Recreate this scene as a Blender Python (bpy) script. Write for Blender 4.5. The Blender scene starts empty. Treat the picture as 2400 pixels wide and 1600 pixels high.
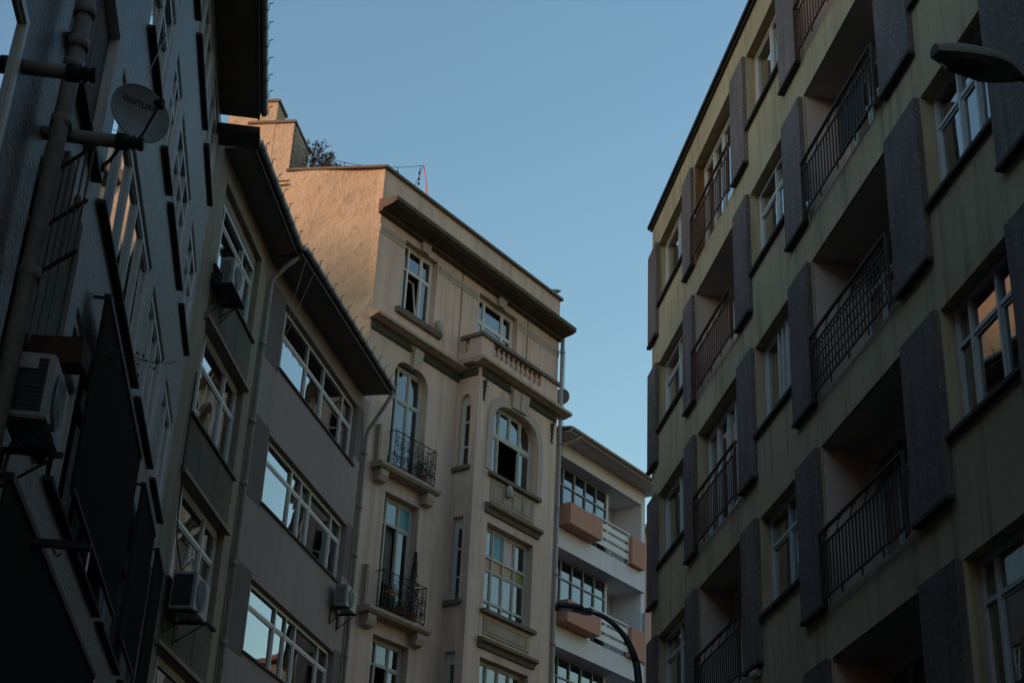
import bpy, bmesh, math, random
from mathutils import Vector, Matrix
random.seed(7)
R = math.radians
sc = bpy.context.scene
COL = sc.collection
# ---------------------------------------------------------------- camera
cam = bpy.data.cameras.new('camera')
cam.sensor_fit = 'HORIZONTAL'; cam.sensor_width = 36.0
cam.lens = 36.0 * 3559.04 / 2400.0
cam.clip_start = 0.1; cam.clip_end = 3000
cam_o = bpy.data.objects.new('camera', cam); COL.objects.link(cam_o)
_r = Vector((0.99876848, -0.02226086, 0.04433943)); _u = Vector((-0.04961382, -0.4481302, 0.8925905)); _w = Vector((0, 0.8936911, 0.44868276))
cam_o.matrix_world = Matrix(((_r.x, _u.x, -_w.x, 0), (_r.y, _u.y, -_w.y, 0), (_r.z, _u.z, -_w.z, 1.6), (0, 0, 0, 1)))
sc.camera = cam_o
EYE = Vector((0, 0, 1.6))
# ---------------------------------------------------------------- sky and sun
SUN_AZ, SUN_EL = 238.0, 5.5          # clockwise from +Y
wd = bpy.data.worlds.new('World'); sc.world = wd; wd.use_nodes = True
nt = wd.node_tree; nt.nodes.clear()
sky = nt.nodes.new('ShaderNodeTexSky'); sky.sky_type = 'NISHITA'; sky.sun_disc = False
sky.sun_elevation = R(SUN_EL); sky.sun_rotation = R(SUN_AZ)
sky.air_density = 1.6; sky.dust_density = 0.3; sky.ozone_density = 3.0
bg = nt.nodes.new('ShaderNodeBackground'); bg.inputs['Strength'].default_value = 0.10
wo = nt.nodes.new('ShaderNodeOutputWorld')
nt.links.new(sky.outputs[0], bg.inputs[0]); nt.links.new(bg.outputs[0], wo.inputs[0])
sl = bpy.data.lights.new('sun', 'SUN'); sl.energy = 1.05; sl.angle = R(1.2); sl.color = (1.0, 0.58, 0.38)
so = bpy.data.objects.new('sun', sl); COL.objects.link(so)
sd = Vector((math.sin(R(SUN_AZ)) * math.cos(R(SUN_EL)), math.cos(R(SUN_AZ)) * math.cos(R(SUN_EL)), math.sin(R(SUN_EL))))
so.rotation_euler = (-sd).to_track_quat('-Z', 'Y').to_euler(); so.location = sd * 200
vs = sc.view_settings; vs.view_transform = 'Standard'; vs.look = 'None'; vs.gamma = 1.0; vs.exposure = 2.1; vs.use_curve_mapping = False
sc.cycles.max_bounces = 6; sc.cycles.diffuse_bounces = 3; sc.cycles.glossy_bounces = 4; sc.cycles.transparent_max_bounces = 12
sc.cycles.caustics_reflective = False; sc.cycles.caustics_refractive = False

# ================================================================ materials
MATS = {}
class NB:
    def __init__(s, name):
        m = bpy.data.materials.new(name); m.use_nodes = True
        s.m = m; s.t = m.node_tree; s.n = s.t.nodes; s.l = s.t.links
        s.n.clear()
        s.out = s.n.new('ShaderNodeOutputMaterial'); s.p = s.n.new('ShaderNodeBsdfPrincipled')
        s.l.new(s.p.outputs[0], s.out.inputs[0])
        s.tc = s.n.new('ShaderNodeTexCoord')
        MATS[name] = m
    def map(s, scale=(1, 1, 1), src='Object', rot=(0, 0, 0)):
        k = s.n.new('ShaderNodeMapping'); k.inputs['Scale'].default_value = scale; k.inputs['Rotation'].default_value = rot
        s.l.new(s.tc.outputs[src], k.inputs[0]); return k.outputs[0]
    def noise(s, vec, scale, detail=4, rough=.55):
        k = s.n.new('ShaderNodeTexNoise'); k.inputs['Scale'].default_value = scale; k.inputs['Detail'].default_value = detail; k.inputs['Roughness'].default_value = rough
        s.l.new(vec, k.inputs['Vector']); return k.outputs['Fac']
    def ramp(s, v, stops):
        k = s.n.new('ShaderNodeValToRGB'); e = k.color_ramp.elements
        while len(e) < len(stops): e.new(.5)
        for i, (pp, c) in enumerate(stops):
            e[i].position = pp; e[i].color = (*c, 1) if len(c) == 3 else c
        s.l.new(v, k.inputs[0]); return k.outputs[0]
    def mix(s, f, a, b, mode='MIX'):
        k = s.n.new('ShaderNodeMix'); k.data_type = 'RGBA'; k.blend_type = mode
        for i, v in ((0, f), (6, a), (7, b)):
            if hasattr(v, 'is_output'): s.l.new(v, k.inputs[i])
            elif i == 0: k.inputs[0].default_value = v
            else: k.inputs[i].default_value = (*v, 1)
        return k.outputs[2]
    def bump(s, h, strength=.4, dist=.02, prev=None):
        k = s.n.new('ShaderNodeBump'); k.inputs['Strength'].default_value = strength; k.inputs['Distance'].default_value = dist
        s.l.new(h, k.inputs['Height'])
        if prev is not None: s.l.new(prev, k.inputs['Normal'])
        s.l.new(k.outputs[0], s.p.inputs['Normal']); return k.outputs[0]
    def base(s, c, rough=.9, metal=0.0):
        if hasattr(c, 'is_output'): s.l.new(c, s.p.inputs['Base Color'])
        else: s.p.inputs['Base Color'].default_value = (*c, 1)
        s.p.inputs['Roughness'].default_value = rough; s.p.inputs['Metallic'].default_value = metal
        s.p.inputs['Specular IOR Level'].default_value = .3

def sc3(c, k): return tuple(min(1, x * k) for x in c)

def stucco(name, c, dark=.6, grain=60, bump=.5, streak=.5, rough=.92, big=.35, grain_vec=(1, 1, 1), coarse=0):
    b = NB(name)
    v = b.map()
    n1 = b.noise(v, big, 5, .6)
    col = b.mix(b.ramp(n1, [(.35, (0, 0, 0)), (.7, (1, 1, 1))]), sc3(c, dark + (1 - dark) * .55), sc3(c, 1.08))
    st = b.noise(b.map((2.2, 2.2, .16)), 1.6, 5, .65)               # rain streaks
    col = b.mix(b.ramp(st, [(.5, (0, 0, 0)), (.78, (streak,) * 3)]), col, sc3(c, dark * .62))
    sp = b.noise(v, 3.1, 6, .7)                                     # patches of wear
    col = b.mix(b.ramp(sp, [(.55, (0, 0, 0)), (.75, (.35,) * 3)]), col, sc3(c, dark * .8))
    g = b.noise(b.map(grain_vec), grain, 3, .6)
    col = b.mix(b.ramp(g, [(.3, (.22,) * 3), (.7, (0, 0, 0))]), col, sc3(c, .5))
    b.base(col, rough)
    nb = b.bump(g, bump, .03 if rough < .7 else .012)
    if coarse: b.bump(sp, coarse, .06, nb)
    return b.m

def plain(name, c, rough=.6, metal=0, wear=.25, scale=14, bump=.15):
    b = NB(name); v = b.map()
    n = b.noise(v, scale, 5, .6)
    col = b.mix(b.ramp(n, [(.42, (0, 0, 0)), (.75, (wear,) * 3)]), c, sc3(c, .45))
    b.base(col, rough, metal); b.bump(b.noise(v, scale * 5, 3), bump, .004)
    return b.m

# ---- walls
M_OLIVE = stucco('olive_render', (.66, .49, .31), .45, 75, .6, .85)
M_LOGGIA = stucco('pink_loggia_paint', (0.66, 0.46, 0.4), .75, 40, .3, .3)
M_SOFFIT = stucco('loggia_soffit_paint', (0.5, 0.42, 0.35), .7, 40, .3, .2)
M_LEFT = stucco('grey_rough_stucco', (.165, .135, .13), .6, 22, 1.0, .7, .62, grain_vec=(.35, 1, 1))
M_PIER = stucco('pale_stucco', (0.8, 0.74, 0.74), .8, 30, .6, .2)  # pale colour paints sky light onto the left window reveals
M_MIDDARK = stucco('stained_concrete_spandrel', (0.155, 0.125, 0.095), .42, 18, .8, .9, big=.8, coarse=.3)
M_MID = stucco('buff_cement_render', (0.345, 0.275, 0.205), .6, 40, .5, .7)
M_GREY = stucco('grey_paint_render', (0.335, 0.26, 0.248), .72, 90, .35, .42)
M_GREYDK = stucco('charcoal_paint_render', (.155, .122, .118), .85, 90, .35, .15)
M_WHITEW = stucco('white_paint_render', (0.76, 0.72, 0.77), .8, 60, .3, .25)
M_SALMON = stucco('salmon_paint_render', (0.54, 0.27, 0.195), .85, 60, .3, .2)
M_PINK = stucco('pink_far_render', (0.62, 0.36, 0.29), .85, 60, .3, .2)
M_TRIM = stucco('grey_stone_trim', (0.46, 0.36, 0.29), .55, 34, .6, .6)
M_DARKTRIM = stucco('grimy_stone_trim', (0.19, 0.155, 0.12), .5, 30, .8, .6)
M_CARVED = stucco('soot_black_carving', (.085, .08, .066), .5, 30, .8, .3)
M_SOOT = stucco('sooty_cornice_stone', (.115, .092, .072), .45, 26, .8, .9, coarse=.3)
M_KEY = stucco('bluish_grey_keystone', (0.46, 0.375, 0.33), .75, 30, .5, .3)

def beige_wall():
    b = NB('beige_ashlar_render'); c = (.66, .48, .41)
    v = b.map(); n1 = b.noise(v, .3, 5, .6)
    col = b.mix(b.ramp(n1, [(.35, (0, 0, 0)), (.7, (1, 1, 1))]), sc3(c, .84), sc3(c, 1.05))
    st = b.noise(b.map((2.0, 2.0, .14)), 1.7, 5, .65)
    col = b.mix(b.ramp(st, [(.46, (0, 0, 0)), (.76, (.6,) * 3)]), col, sc3(c, .42))
    br = b.n.new('ShaderNodeTexBrick')
    sep = b.n.new('ShaderNodeSeparateXYZ'); cmb = b.n.new('ShaderNodeCombineXYZ')
    b.l.new(b.tc.outputs['Object'], sep.inputs[0]); add = b.n.new('ShaderNodeMath')
    b.l.new(sep.outputs[0], add.inputs[0]); b.l.new(sep.outputs[1], add.inputs[1])
    b.l.new(add.outputs[0], cmb.inputs[0]); b.l.new(sep.outputs[2], cmb.inputs[1])
    b.l.new(cmb.outputs[0], br.inputs['Vector'])
    br.inputs['Scale'].default_value = 1.0; br.inputs['Brick Width'].default_value = 1.3; br.inputs['Row Height'].default_value = .40
    br.inputs['Mortar Size'].default_value = .012; br.inputs['Mortar Smooth'].default_value = .4
    br.inputs['Color1'].default_value = (.97, .97, .97, 1); br.inputs['Color2'].default_value = (1.02, 1.015, 1.0, 1); br.inputs['Mortar'].default_value = (.95, .945, .94, 1)
    br.inputs['Bias'].default_value = 0
    col = b.mix(1.0, col, br.outputs['Color'], 'MULTIPLY')
    g = b.noise(v, 45, 3)
    b.base(col, .92); nb = b.bump(g, .35, .01)
    inv = b.n.new('ShaderNodeMath'); inv.operation = 'SUBTRACT'; inv.inputs[0].default_value = 1; b.l.new(br.outputs['Fac'], inv.inputs[1])
    b.bump(inv.outputs[0], .14, .006, nb)
    return b.m
M_BEIGE = beige_wall()

def gable_mat():
    b = NB('old_gable_plaster'); c = (.50, .385, .275)
    v = b.map(); n1 = b.noise(v, .5, 6, .62)
    col = b.mix(b.ramp(n1, [(.35, (0, 0, 0)), (.7, (1, 1, 1))]), sc3(c, .82), sc3(c, 1.1))
    n2 = b.noise(v, 1.7, 8, .68)
    col = b.mix(b.ramp(n2, [(.58, (0, 0, 0)), (.66, (.6,) * 3)]), col, sc3(c, .62))
    n3 = b.noise(v, 5, 6, .7)
    col = b.mix(b.ramp(n3, [(.62, (0, 0, 0)), (.7, (.7,) * 3)]), col, sc3(c, .55))
    b.base(col, .95)
    nb = b.bump(n2, .8, .16); nb = b.bump(n3, .6, .05, nb); b.bump(b.noise(v, 40, 4), .3, .012, nb)
    return b.m
M_GABLE = gable_mat()

def speckle():
    b = NB('purple_chip_mosaic'); oi = b.n.new('ShaderNodeObjectInfo')
    off = b.n.new('ShaderNodeVectorMath'); off.operation = 'ADD'; b.l.new(b.tc.outputs['Object'], off.inputs[0]); b.l.new(oi.outputs['Location'], off.inputs[1])
    def vm(scale, rot=(0, 0, 0)):
        k = b.n.new('ShaderNodeMapping'); k.inputs['Scale'].default_value = scale; k.inputs['Rotation'].default_value = rot; b.l.new(off.outputs[0], k.inputs[0]); return k.outputs[0]
    v = vm((1.3, 1, .42), (0, R(14), 0))
    vo = b.n.new('ShaderNodeTexVoronoi'); vo.inputs['Scale'].default_value = 34; b.l.new(v, vo.inputs['Vector'])
    f = b.ramp(vo.outputs['Distance'], [(.16, (1, 1, 1)), (.34, (0, 0, 0))])
    wn = b.ramp(b.noise(vo.outputs['Position'], 31, 0), [(.42, (0, 0, 0)), (.58, (1, 1, 1))])
    m = b.n.new('ShaderNodeMath'); m.operation = 'MULTIPLY'; b.l.new(f, m.inputs[0]); b.l.new(wn, m.inputs[1])
    big = b.noise(vm((1, 1, 1)), 1.1, 5)
    drip = b.ramp(b.noise(vm((3, 3, .22)), 2.2, 5, .65), [(.45, (0, 0, 0)), (.75, (.75,) * 3)])
    tone = b.ramp(oi.outputs['Random'], [(0, (.72,) * 3), (1, (1.0,) * 3)])
    basec = b.mix(b.ramp(big, [(.35, (0, 0, 0)), (.7, (1, 1, 1))]), (.165, .113, .106), (.255, .176, .170))
    b.base(b.mix(1.0, b.mix(drip, b.mix(m.outputs[0], basec, (.52, .44, .43)), (.10, .075, .065)), tone, 'MULTIPLY'), .75)
    b.bump(m.outputs[0], .4, .006)
    return b.m
M_PANEL = speckle()

def wood(name, c, s=(9, 9, .5)):
    b = NB(name); n = b.noise(b.map(s), 3, 6, .65)
    b.base(b.mix(b.ramp(n, [(.35, (0, 0, 0)), (.65, (1, 1, 1))]), sc3(c, .3), sc3(c, 1.2)), .85); b.bump(n, .6, .01); return b.m
M_BOARD = wood('brown_boards', (.20, .16, .14))
M_WEATHER = wood('weathered_grey_planks', (.19, .15, .115), (5, 5, .35))
M_BLIND = plain('charcoal_blind_cloth', (.045, .04, .038), .95)
M_TIMBER = wood('orange_stained_timber', (.30, .13, .06))

def rust():
    b = NB('rusty_railing_iron'); n = b.noise(b.map(), 9, 6, .7)
    b.base(b.mix(b.ramp(n, [(.4, (0, 0, 0)), (.62, (1, 1, 1))]), (.075, .035, .028), (.16, .065, .04)), .75); b.bump(n, .4, .004); return b.m
M_RUST = rust()
M_IRON = plain('black_wrought_iron', (.022, .022, .023), .6)
M_BROWNIRON = plain('brown_painted_iron', (.055, .035, .028), .65)
M_FRAME = plain('white_pvc_frame', (.70, .65, .63), .42, 0, .2, 6)
M_FRAMEOLD = plain('flaking_white_timber_frame', (.52, .50, .46), .7, 0, .7, 18)
M_FRAMEGREY = plain('grey_metal_frame', (.34, .35, .36), .5)
M_PIPE = plain('grey_plastic_pipe', (.36, .32, .30), .6, 0, .5, 9)
M_OLDPIPE = plain('grimy_plastic_pipe', (.24, .20, .19), .6, 0, .6, 9)
M_ZINC = plain('zinc_gutter', (.33, .34, .35), .5, .2, .5)
M_COPE = plain('dark_coping', (.055, .05, .045), .8)
M_SILL = plain('dark_stone_sill', (.06, .058, .056), .8)
M_TILE = plain('weathered_roof_tile', (.20, .095, .06), .9, 0, .6, 4)
M_REDTILE = plain('red_roof_tile', (.34, .10, .055), .9, 0, .4, 4)
M_DARKSOFF = stucco('dark_eave_boards', (0.22, 0.185, 0.175), .75, 40, .3, .2)
M_BROWNSOFF = stucco('brown_eave_boards', (0.24, 0.175, 0.12), .6, 30, .4, .5)
M_WHITESOFF = stucco('grey_eave_boards', (0.66, 0.59, 0.59), .75, 40, .3, .3)
M_ACWHITE = plain('white_ac_casing', (.40, .38, .36), .5, 0, .35)
M_ACDARK = plain('dark_ac_grille', (.05, .05, .055), .6)
M_BLACK = plain('black_rubber', (.015, .015, .016), .6)
M_DISH = plain('grey_dish_enamel', (.27, .25, .25), .5, 0, .35, 5)
M_LAMP = plain('dark_lamp_casting', (.05, .055, .055), .45, .2)
M_LAMPGREY = plain('pale_lamp_casting', (.30, .29, .27), .5)
M_LENS = plain('smoked_lamp_lens', (.09, .085, .08), .15)
M_INT = plain('room_plaster', (.25, .23, .21), .9)
M_DARKINT = plain('unlit_room_plaster', (.05, .047, .045), .95)  # the unlit look of the rooms is painted in as near-black
M_TERRA = plain('terracotta_pot', (.26, .10, .055), .85)
M_BROWNPOT = plain('brown_planter', (.10, .042, .026), .8)
M_CABLE = plain('grey_cable', (.22, .21, .20), .7)
M_PALECABLE = plain('pale_cable', (.50, .47, .44), .7)
M_REDPOLE = plain('red_painted_pole', (.55, .12, .09), .6)
M_ASPHALT = plain('asphalt', (.05, .05, .052), .9, 0, .3, 3)
M_PAVE = plain('paving_concrete', (.15, .145, .135), .9, 0, .4, 2)
M_GROUND = plain('packed_earth', (.06, .055, .048), .95, 0, .4, .5)
M_CITY = stucco('distant_buff_render', (.33, .29, .25), .8, 20, .2, .3)
M_BIRDW = plain('white_feathers', (.62, .60, .58), .85)
M_BIRDG = plain('grey_feathers', (.20, .20, .21), .85)
M_TAPE = plain('blue_film', (.10, .27, .36), .4); M_TAPE2 = plain('pink_film', (.52, .36, .38), .4); M_TAPE3 = plain('orange_film', (.42, .24, .14), .4); M_TAPE4 = plain('olive_film', (.26, .22, .06), .4)

def leaf(name, c):
    b = NB(name); n = b.noise(b.map(), 6, 3); b.base(b.mix(n, sc3(c, .5), sc3(c, 1.5)), .7); return b.m
M_LEAF = leaf('dark_leaf', (.035, .055, .025)); M_DRY = leaf('dry_brown_leaf', (.10, .05, .038)); M_TWIG = plain('twig_bark', (.07, .05, .035), .9)
M_FLOWER = leaf('orange_petal', (.55, .16, .03))

def glass(name, tint, refl=1.5, rough=.015):
    b = NB(name); b.n.remove(b.p)
    fr = b.n.new('ShaderNodeFresnel'); fr.inputs['IOR'].default_value = 1.52
    mu = b.n.new('ShaderNodeMath'); mu.operation = 'MULTIPLY'; mu.use_clamp = True; mu.inputs[1].default_value = refl; b.l.new(fr.outputs[0], mu.inputs[0])
    tr = b.n.new('ShaderNodeBsdfTransparent'); tr.inputs[0].default_value = (*tint, 1)
    gl = b.n.new('ShaderNodeBsdfGlossy'); gl.inputs['Roughness'].default_value = rough; gl.inputs['Color'].default_value = (.95, .97, 1, 1)
    bp = b.n.new('ShaderNodeBump'); bp.inputs['Strength'].default_value = .05; bp.inputs['Distance'].default_value = .05
    b.l.new(b.noise(b.map(src='Object'), 1.3, 1), bp.inputs['Height']); b.l.new(bp.outputs[0], gl.inputs['Normal'])
    mx = b.n.new('ShaderNodeMixShader'); b.l.new(mu.outputs[0], mx.inputs[0]); b.l.new(tr.outputs[0], mx.inputs[1]); b.l.new(gl.outputs[0], mx.inputs[2])
    b.l.new(mx.outputs[0], b.out.inputs[0]); return b.m
M_GLASS = glass('window_glass', (.72, .76, .78), 2.6)
M_GLASSDK = glass('dark_window_glass', (.45, .5, .52), 2.0)

def sheer():
    b = NB('sheer_curtain'); n = b.noise(b.map((8, 8, .3)), 3, 3)
    b.base(b.mix(n, (.42, .42, .42), (.68, .68, .67)), .95); return b.m
M_SHEER = sheer()
M_LEFT.node_tree.nodes['Principled BSDF'].inputs['Roughness'].default_value = .44; M_LEFT.node_tree.nodes['Principled BSDF'].inputs['Specular IOR Level'].default_value = .5
M_DRAPE = plain('grey_drape', (.20, .19, .19), .95)

# ================================================================ mesh helpers
class MB:
    def __init__(s): s.v = []; s.f = []; s.mi = []; s.cur = 0; s.sm = []; s.smooth = False
    def q(s, *pts):
        b = len(s.v); s.v += [tuple(p) for p in pts]; s.f.append(tuple(range(b, b + len(pts)))); s.mi.append(s.cur); s.sm.append(s.smooth)
    def box(s, x0, x1, y0, y1, z0, z1):
        if x0 > x1: x0, x1 = x1, x0
        if y0 > y1: y0, y1 = y1, y0
        if z0 > z1: z0, z1 = z1, z0
        b = len(s.v)
        s.v += [(x0, y0, z0), (x1, y0, z0), (x1, y1, z0), (x0, y1, z0), (x0, y0, z1), (x1, y0, z1), (x1, y1, z1), (x0, y1, z1)]
        for f in ((0, 3, 2, 1), (4, 5, 6, 7), (0, 1, 5, 4), (1, 2, 6, 5), (2, 3, 7, 6), (3, 0, 4, 7)):
            s.f.append(tuple(b + i for i in f)); s.mi.append(s.cur); s.sm.append(False)
    def prism(s, prof, u0, u1):
        """profile of (y,z) points extruded along u"""
        n = len(prof); b = len(s.v)
        s.v += [(u0, y, z) for y, z in prof] + [(u1, y, z) for y, z in prof]
        for i in range(n):
            j = (i + 1) % n; s.f.append((b + i, b + j, b + n + j, b + n + i)); s.mi.append(s.cur); s.sm.append(False)
        s.f.append(tuple(b + i for i in range(n - 1, -1, -1))); s.f.append(tuple(b + n + i for i in range(n))); s.mi += [s.cur] * 2; s.sm += [False] * 2
    def tube(s, pts, r, n=8, r2=None, closed=False):
        pts = [Vector(p) for p in pts]; m = len(pts); b = len(s.v); up = Vector((0, 0, 1))
        prevn = None
        for i, p in enumerate(pts):
            if closed: t = (pts[(i + 1) % m] - pts[i - 1])
            else: t = pts[min(i + 1, m - 1)] - pts[max(i - 1, 0)]
            if t.length < 1e-9: t = Vector((0, 0, 1))
            t.normalize()
            if prevn is None:
                a = up if abs(t.z) < .9 else Vector((1, 0, 0)); nn = t.cross(a).normalized()
            else:
                nn = prevn - t * prevn.dot(t)
                nn = nn.normalized() if nn.length > 1e-6 else t.orthogonal().normalized()
            prevn = nn; bb = t.cross(nn)
            rr = r if r2 is None else r + (r2 - r) * i / max(1, m - 1)
            for k in range(n):
                a = 2 * math.pi * k / n + (math.pi / 4 if n == 4 else 0); s.v.append(tuple(p + nn * (rr * math.cos(a)) + bb * (rr * math.sin(a))))
        for i in range(m if closed else m - 1):
            for k in range(n):
                k2 = (k + 1) % n; i2 = (i + 1) % m
                s.f.append((b + i * n + k, b + i * n + k2, b + i2 * n + k2, b + i2 * n + k)); s.mi.append(s.cur); s.sm.append(n > 5)
        if not closed:
            s.f.append(tuple(b + k for k in range(n - 1, -1, -1))); s.f.append(tuple(b + (m - 1) * n + k for k in range(n))); s.mi += [s.cur] * 2; s.sm += [False] * 2
    def lathe(s, c, prof, n=10):
        """profile of (radius, z) turned about a vertical axis through c"""
        b = len(s.v); m = len(prof)
        for r, z in prof:
            for k in range(n):
                a = 2 * math.pi * k / n; s.v.append((c[0] + r * math.cos(a), c[1] + r * math.sin(a), c[2] + z))
        for i in range(m - 1):
            for k in range(n):
                k2 = (k + 1) % n; s.f.append((b + i * n + k, b + i * n + k2, b + (i + 1) * n + k2, b + (i + 1) * n + k)); s.mi.append(s.cur); s.sm.append(True)
        s.f.append(tuple(b + k for k in range(n - 1, -1, -1))); s.f.append(tuple(b + (m - 1) * n + k for k in range(n))); s.mi += [s.cur] * 2; s.sm += [False] * 2
    def mesh(s, name, mats, xf=None, flip=False):
        v = [xf(p) for p in s.v] if xf else s.v
        f = [tuple(reversed(x)) for x in s.f] if flip else s.f
        me = bpy.data.meshes.new(name); me.from_pydata(v, [], f)
        for m in (mats if isinstance(mats, (list, tuple)) else [mats]): me.materials.append(m)
        me.polygons.foreach_set('material_index', s.mi); me.polygons.foreach_set('use_smooth', s.sm)
        me.update(); return me

def tag(o, label=None, cat=None, group=None, kind=None):
    if label: o['label'] = label
    if cat: o['category'] = cat
    if group: o['group'] = group
    if kind: o['kind'] = kind
    return o

class Fac:
    """a frame on a facade: u along the street, y into the building, z up"""
    def __init__(s, az, D, side, uref):
        a = R(az); s.d = Vector((math.sin(a), math.cos(a), 0)); s.n = Vector((math.cos(a), -math.sin(a), 0)) * side
        s.D = D; s.sx = -1 if side > 0 else 1; s.uref = uref
        X = s.d * s.sx; s.M = Matrix(((X.x, s.n.x, 0), (X.y, s.n.y, 0), (0, 0, 1)))
        s.rot = s.M.to_euler(); s.org = s.d * uref + s.n * D
        s.pos = {}
    def W(s, u, y, z): return s.d * u + s.n * (s.D + y) + Vector((0, 0, z))
    def inv(s, P):
        P = Vector(P); return (P.dot(s.d), P.dot(s.n) - s.D, P.z)
    def root(s, name, label, cat, group=None, at=None):
        o = bpy.data.objects.new(name, None); COL.objects.link(o); o.empty_display_size = .3
        at = at or (s.uref, 0, 0)
        o.location = s.W(*at); o.rotation_euler = s.rot; tag(o, label, cat, group); s.pos[o.name] = at; return o
    def obj(s, name, mb, mats, parent, loc=None, key=None, rot=None):
        """links mb (in u,y,z) as one object; loc is its origin"""
        ploc = s.pos[parent.name] if parent else None
        loc = loc or (ploc if ploc else (s.uref, 0, 0))
        if isinstance(mb, bpy.types.Mesh): me = mb
        else:
            sx = s.sx
            me = mb.mesh(name, mats, lambda p: (sx * (p[0] - loc[0]), p[1] - loc[1], p[2] - loc[2]), sx < 0)
        o = bpy.data.objects.new(name, me); COL.objects.link(o)
        if parent:
            o.parent = parent; o.location = (s.sx * (loc[0] - ploc[0]), loc[1] - ploc[1], loc[2] - ploc[2])
            if rot: o.rotation_euler = rot
        else:
            o.location = s.W(*loc); o.rotation_euler = s.rot
        s.pos[o.name] = loc; return o

def grid_wall(mb, P, a0, a1, z0, z1, ops, dep, wallm=0, revm=None):
    """a wall with rectangular openings (a,b,c,d[,depth]) and their reveals; P(a, z, depth) maps to (u,y,z)"""
    xs = sorted({a0, a1, *[min(max(o[i], a0), a1) for o in ops for i in (0, 1)]}); zs = sorted({z0, z1, *[min(max(o[i], z0), z1) for o in ops for i in (2, 3)]})
    mb.cur = wallm
    for i in range(len(xs) - 1):
        for j in range(len(zs) - 1):
            xm, zm = (xs[i] + xs[i + 1]) / 2, (zs[j] + zs[j + 1]) / 2
            if any(o[0] < xm < o[1] and o[2] < zm < o[3] for o in ops): continue
            mb.q(P(xs[i], zs[j], 0), P(xs[i + 1], zs[j], 0), P(xs[i + 1], zs[j + 1], 0), P(xs[i], zs[j + 1], 0))
    mb.cur = wallm if revm is None else revm
    for o in ops:
        a, b, c, d = o[:4]; e = o[4] if len(o) > 4 else dep
        mb.q(P(a, c, 0), P(a, d, 0), P(a, d, e), P(a, c, e)); mb.q(P(b, c, 0), P(b, c, e), P(b, d, e), P(b, d, 0))
        mb.q(P(a, d, 0), P(b, d, 0), P(b, d, e), P(a, d, e)); mb.q(P(a, c, 0), P(a, c, e), P(b, c, e), P(b, c, 0))
    mb.cur = wallm

def arch_fill(mb, P, a0, a1, zs, zt, dep, pw=.62, n=18):
    """rounds the top corners of an opening"""
    pts = []
    for i in range(n + 1):
        t = math.pi * i / n; cx, sz = math.cos(t), math.sin(t)
        pts.append(((a0 + a1) / 2 - (a1 - a0) / 2 * math.copysign(abs(cx) ** pw, cx), zs + (zt - .004 - zs) * sz ** pw))
    for (u, z), (u2, z2) in zip(pts, pts[1:]):
        mb.q(P(u, z, 0), P(u2, z2, 0), P(u2, zt, 0), P(u, zt, 0)); mb.q(P(u, z, 0), P(u, z, dep), P(u2, z2, dep), P(u2, z2, 0))

CACHE = {}
def pane_mesh(w, h, mat):
    k = ('pane', round(w, 3), round(h, 3), mat.name)
    if k not in CACHE:
        m = MB(); m.box(-w / 2, w / 2, -.004, .004, -h / 2, h / 2); CACHE[k] = m.mesh('pane', mat)
    return CACHE[k]
def curtain_mesh(w, h, mat, folds):
    k = ('cur', round(w, 2), round(h, 2), mat.name, folds)
    if k not in CACHE:
        m = MB(); m.smooth = True; n = folds * 6; pts = []
        ph = random.random() * 6
        for i in range(n + 1):
            x = -w / 2 + w * i / n; pts.append((x, .025 * math.sin(2 * math.pi * i / 6 + .8 * math.sin(i * .37 + ph))))
        for (x, y), (x2, y2) in zip(pts, pts[1:]): m.q((x, y, -h / 2), (x2, y2, -h / 2), (x2, y2 * .6, h / 2), (x, y * .6, h / 2))
        CACHE[k] = m.mesh('curtain', mat)
    return CACHE[k]

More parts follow.
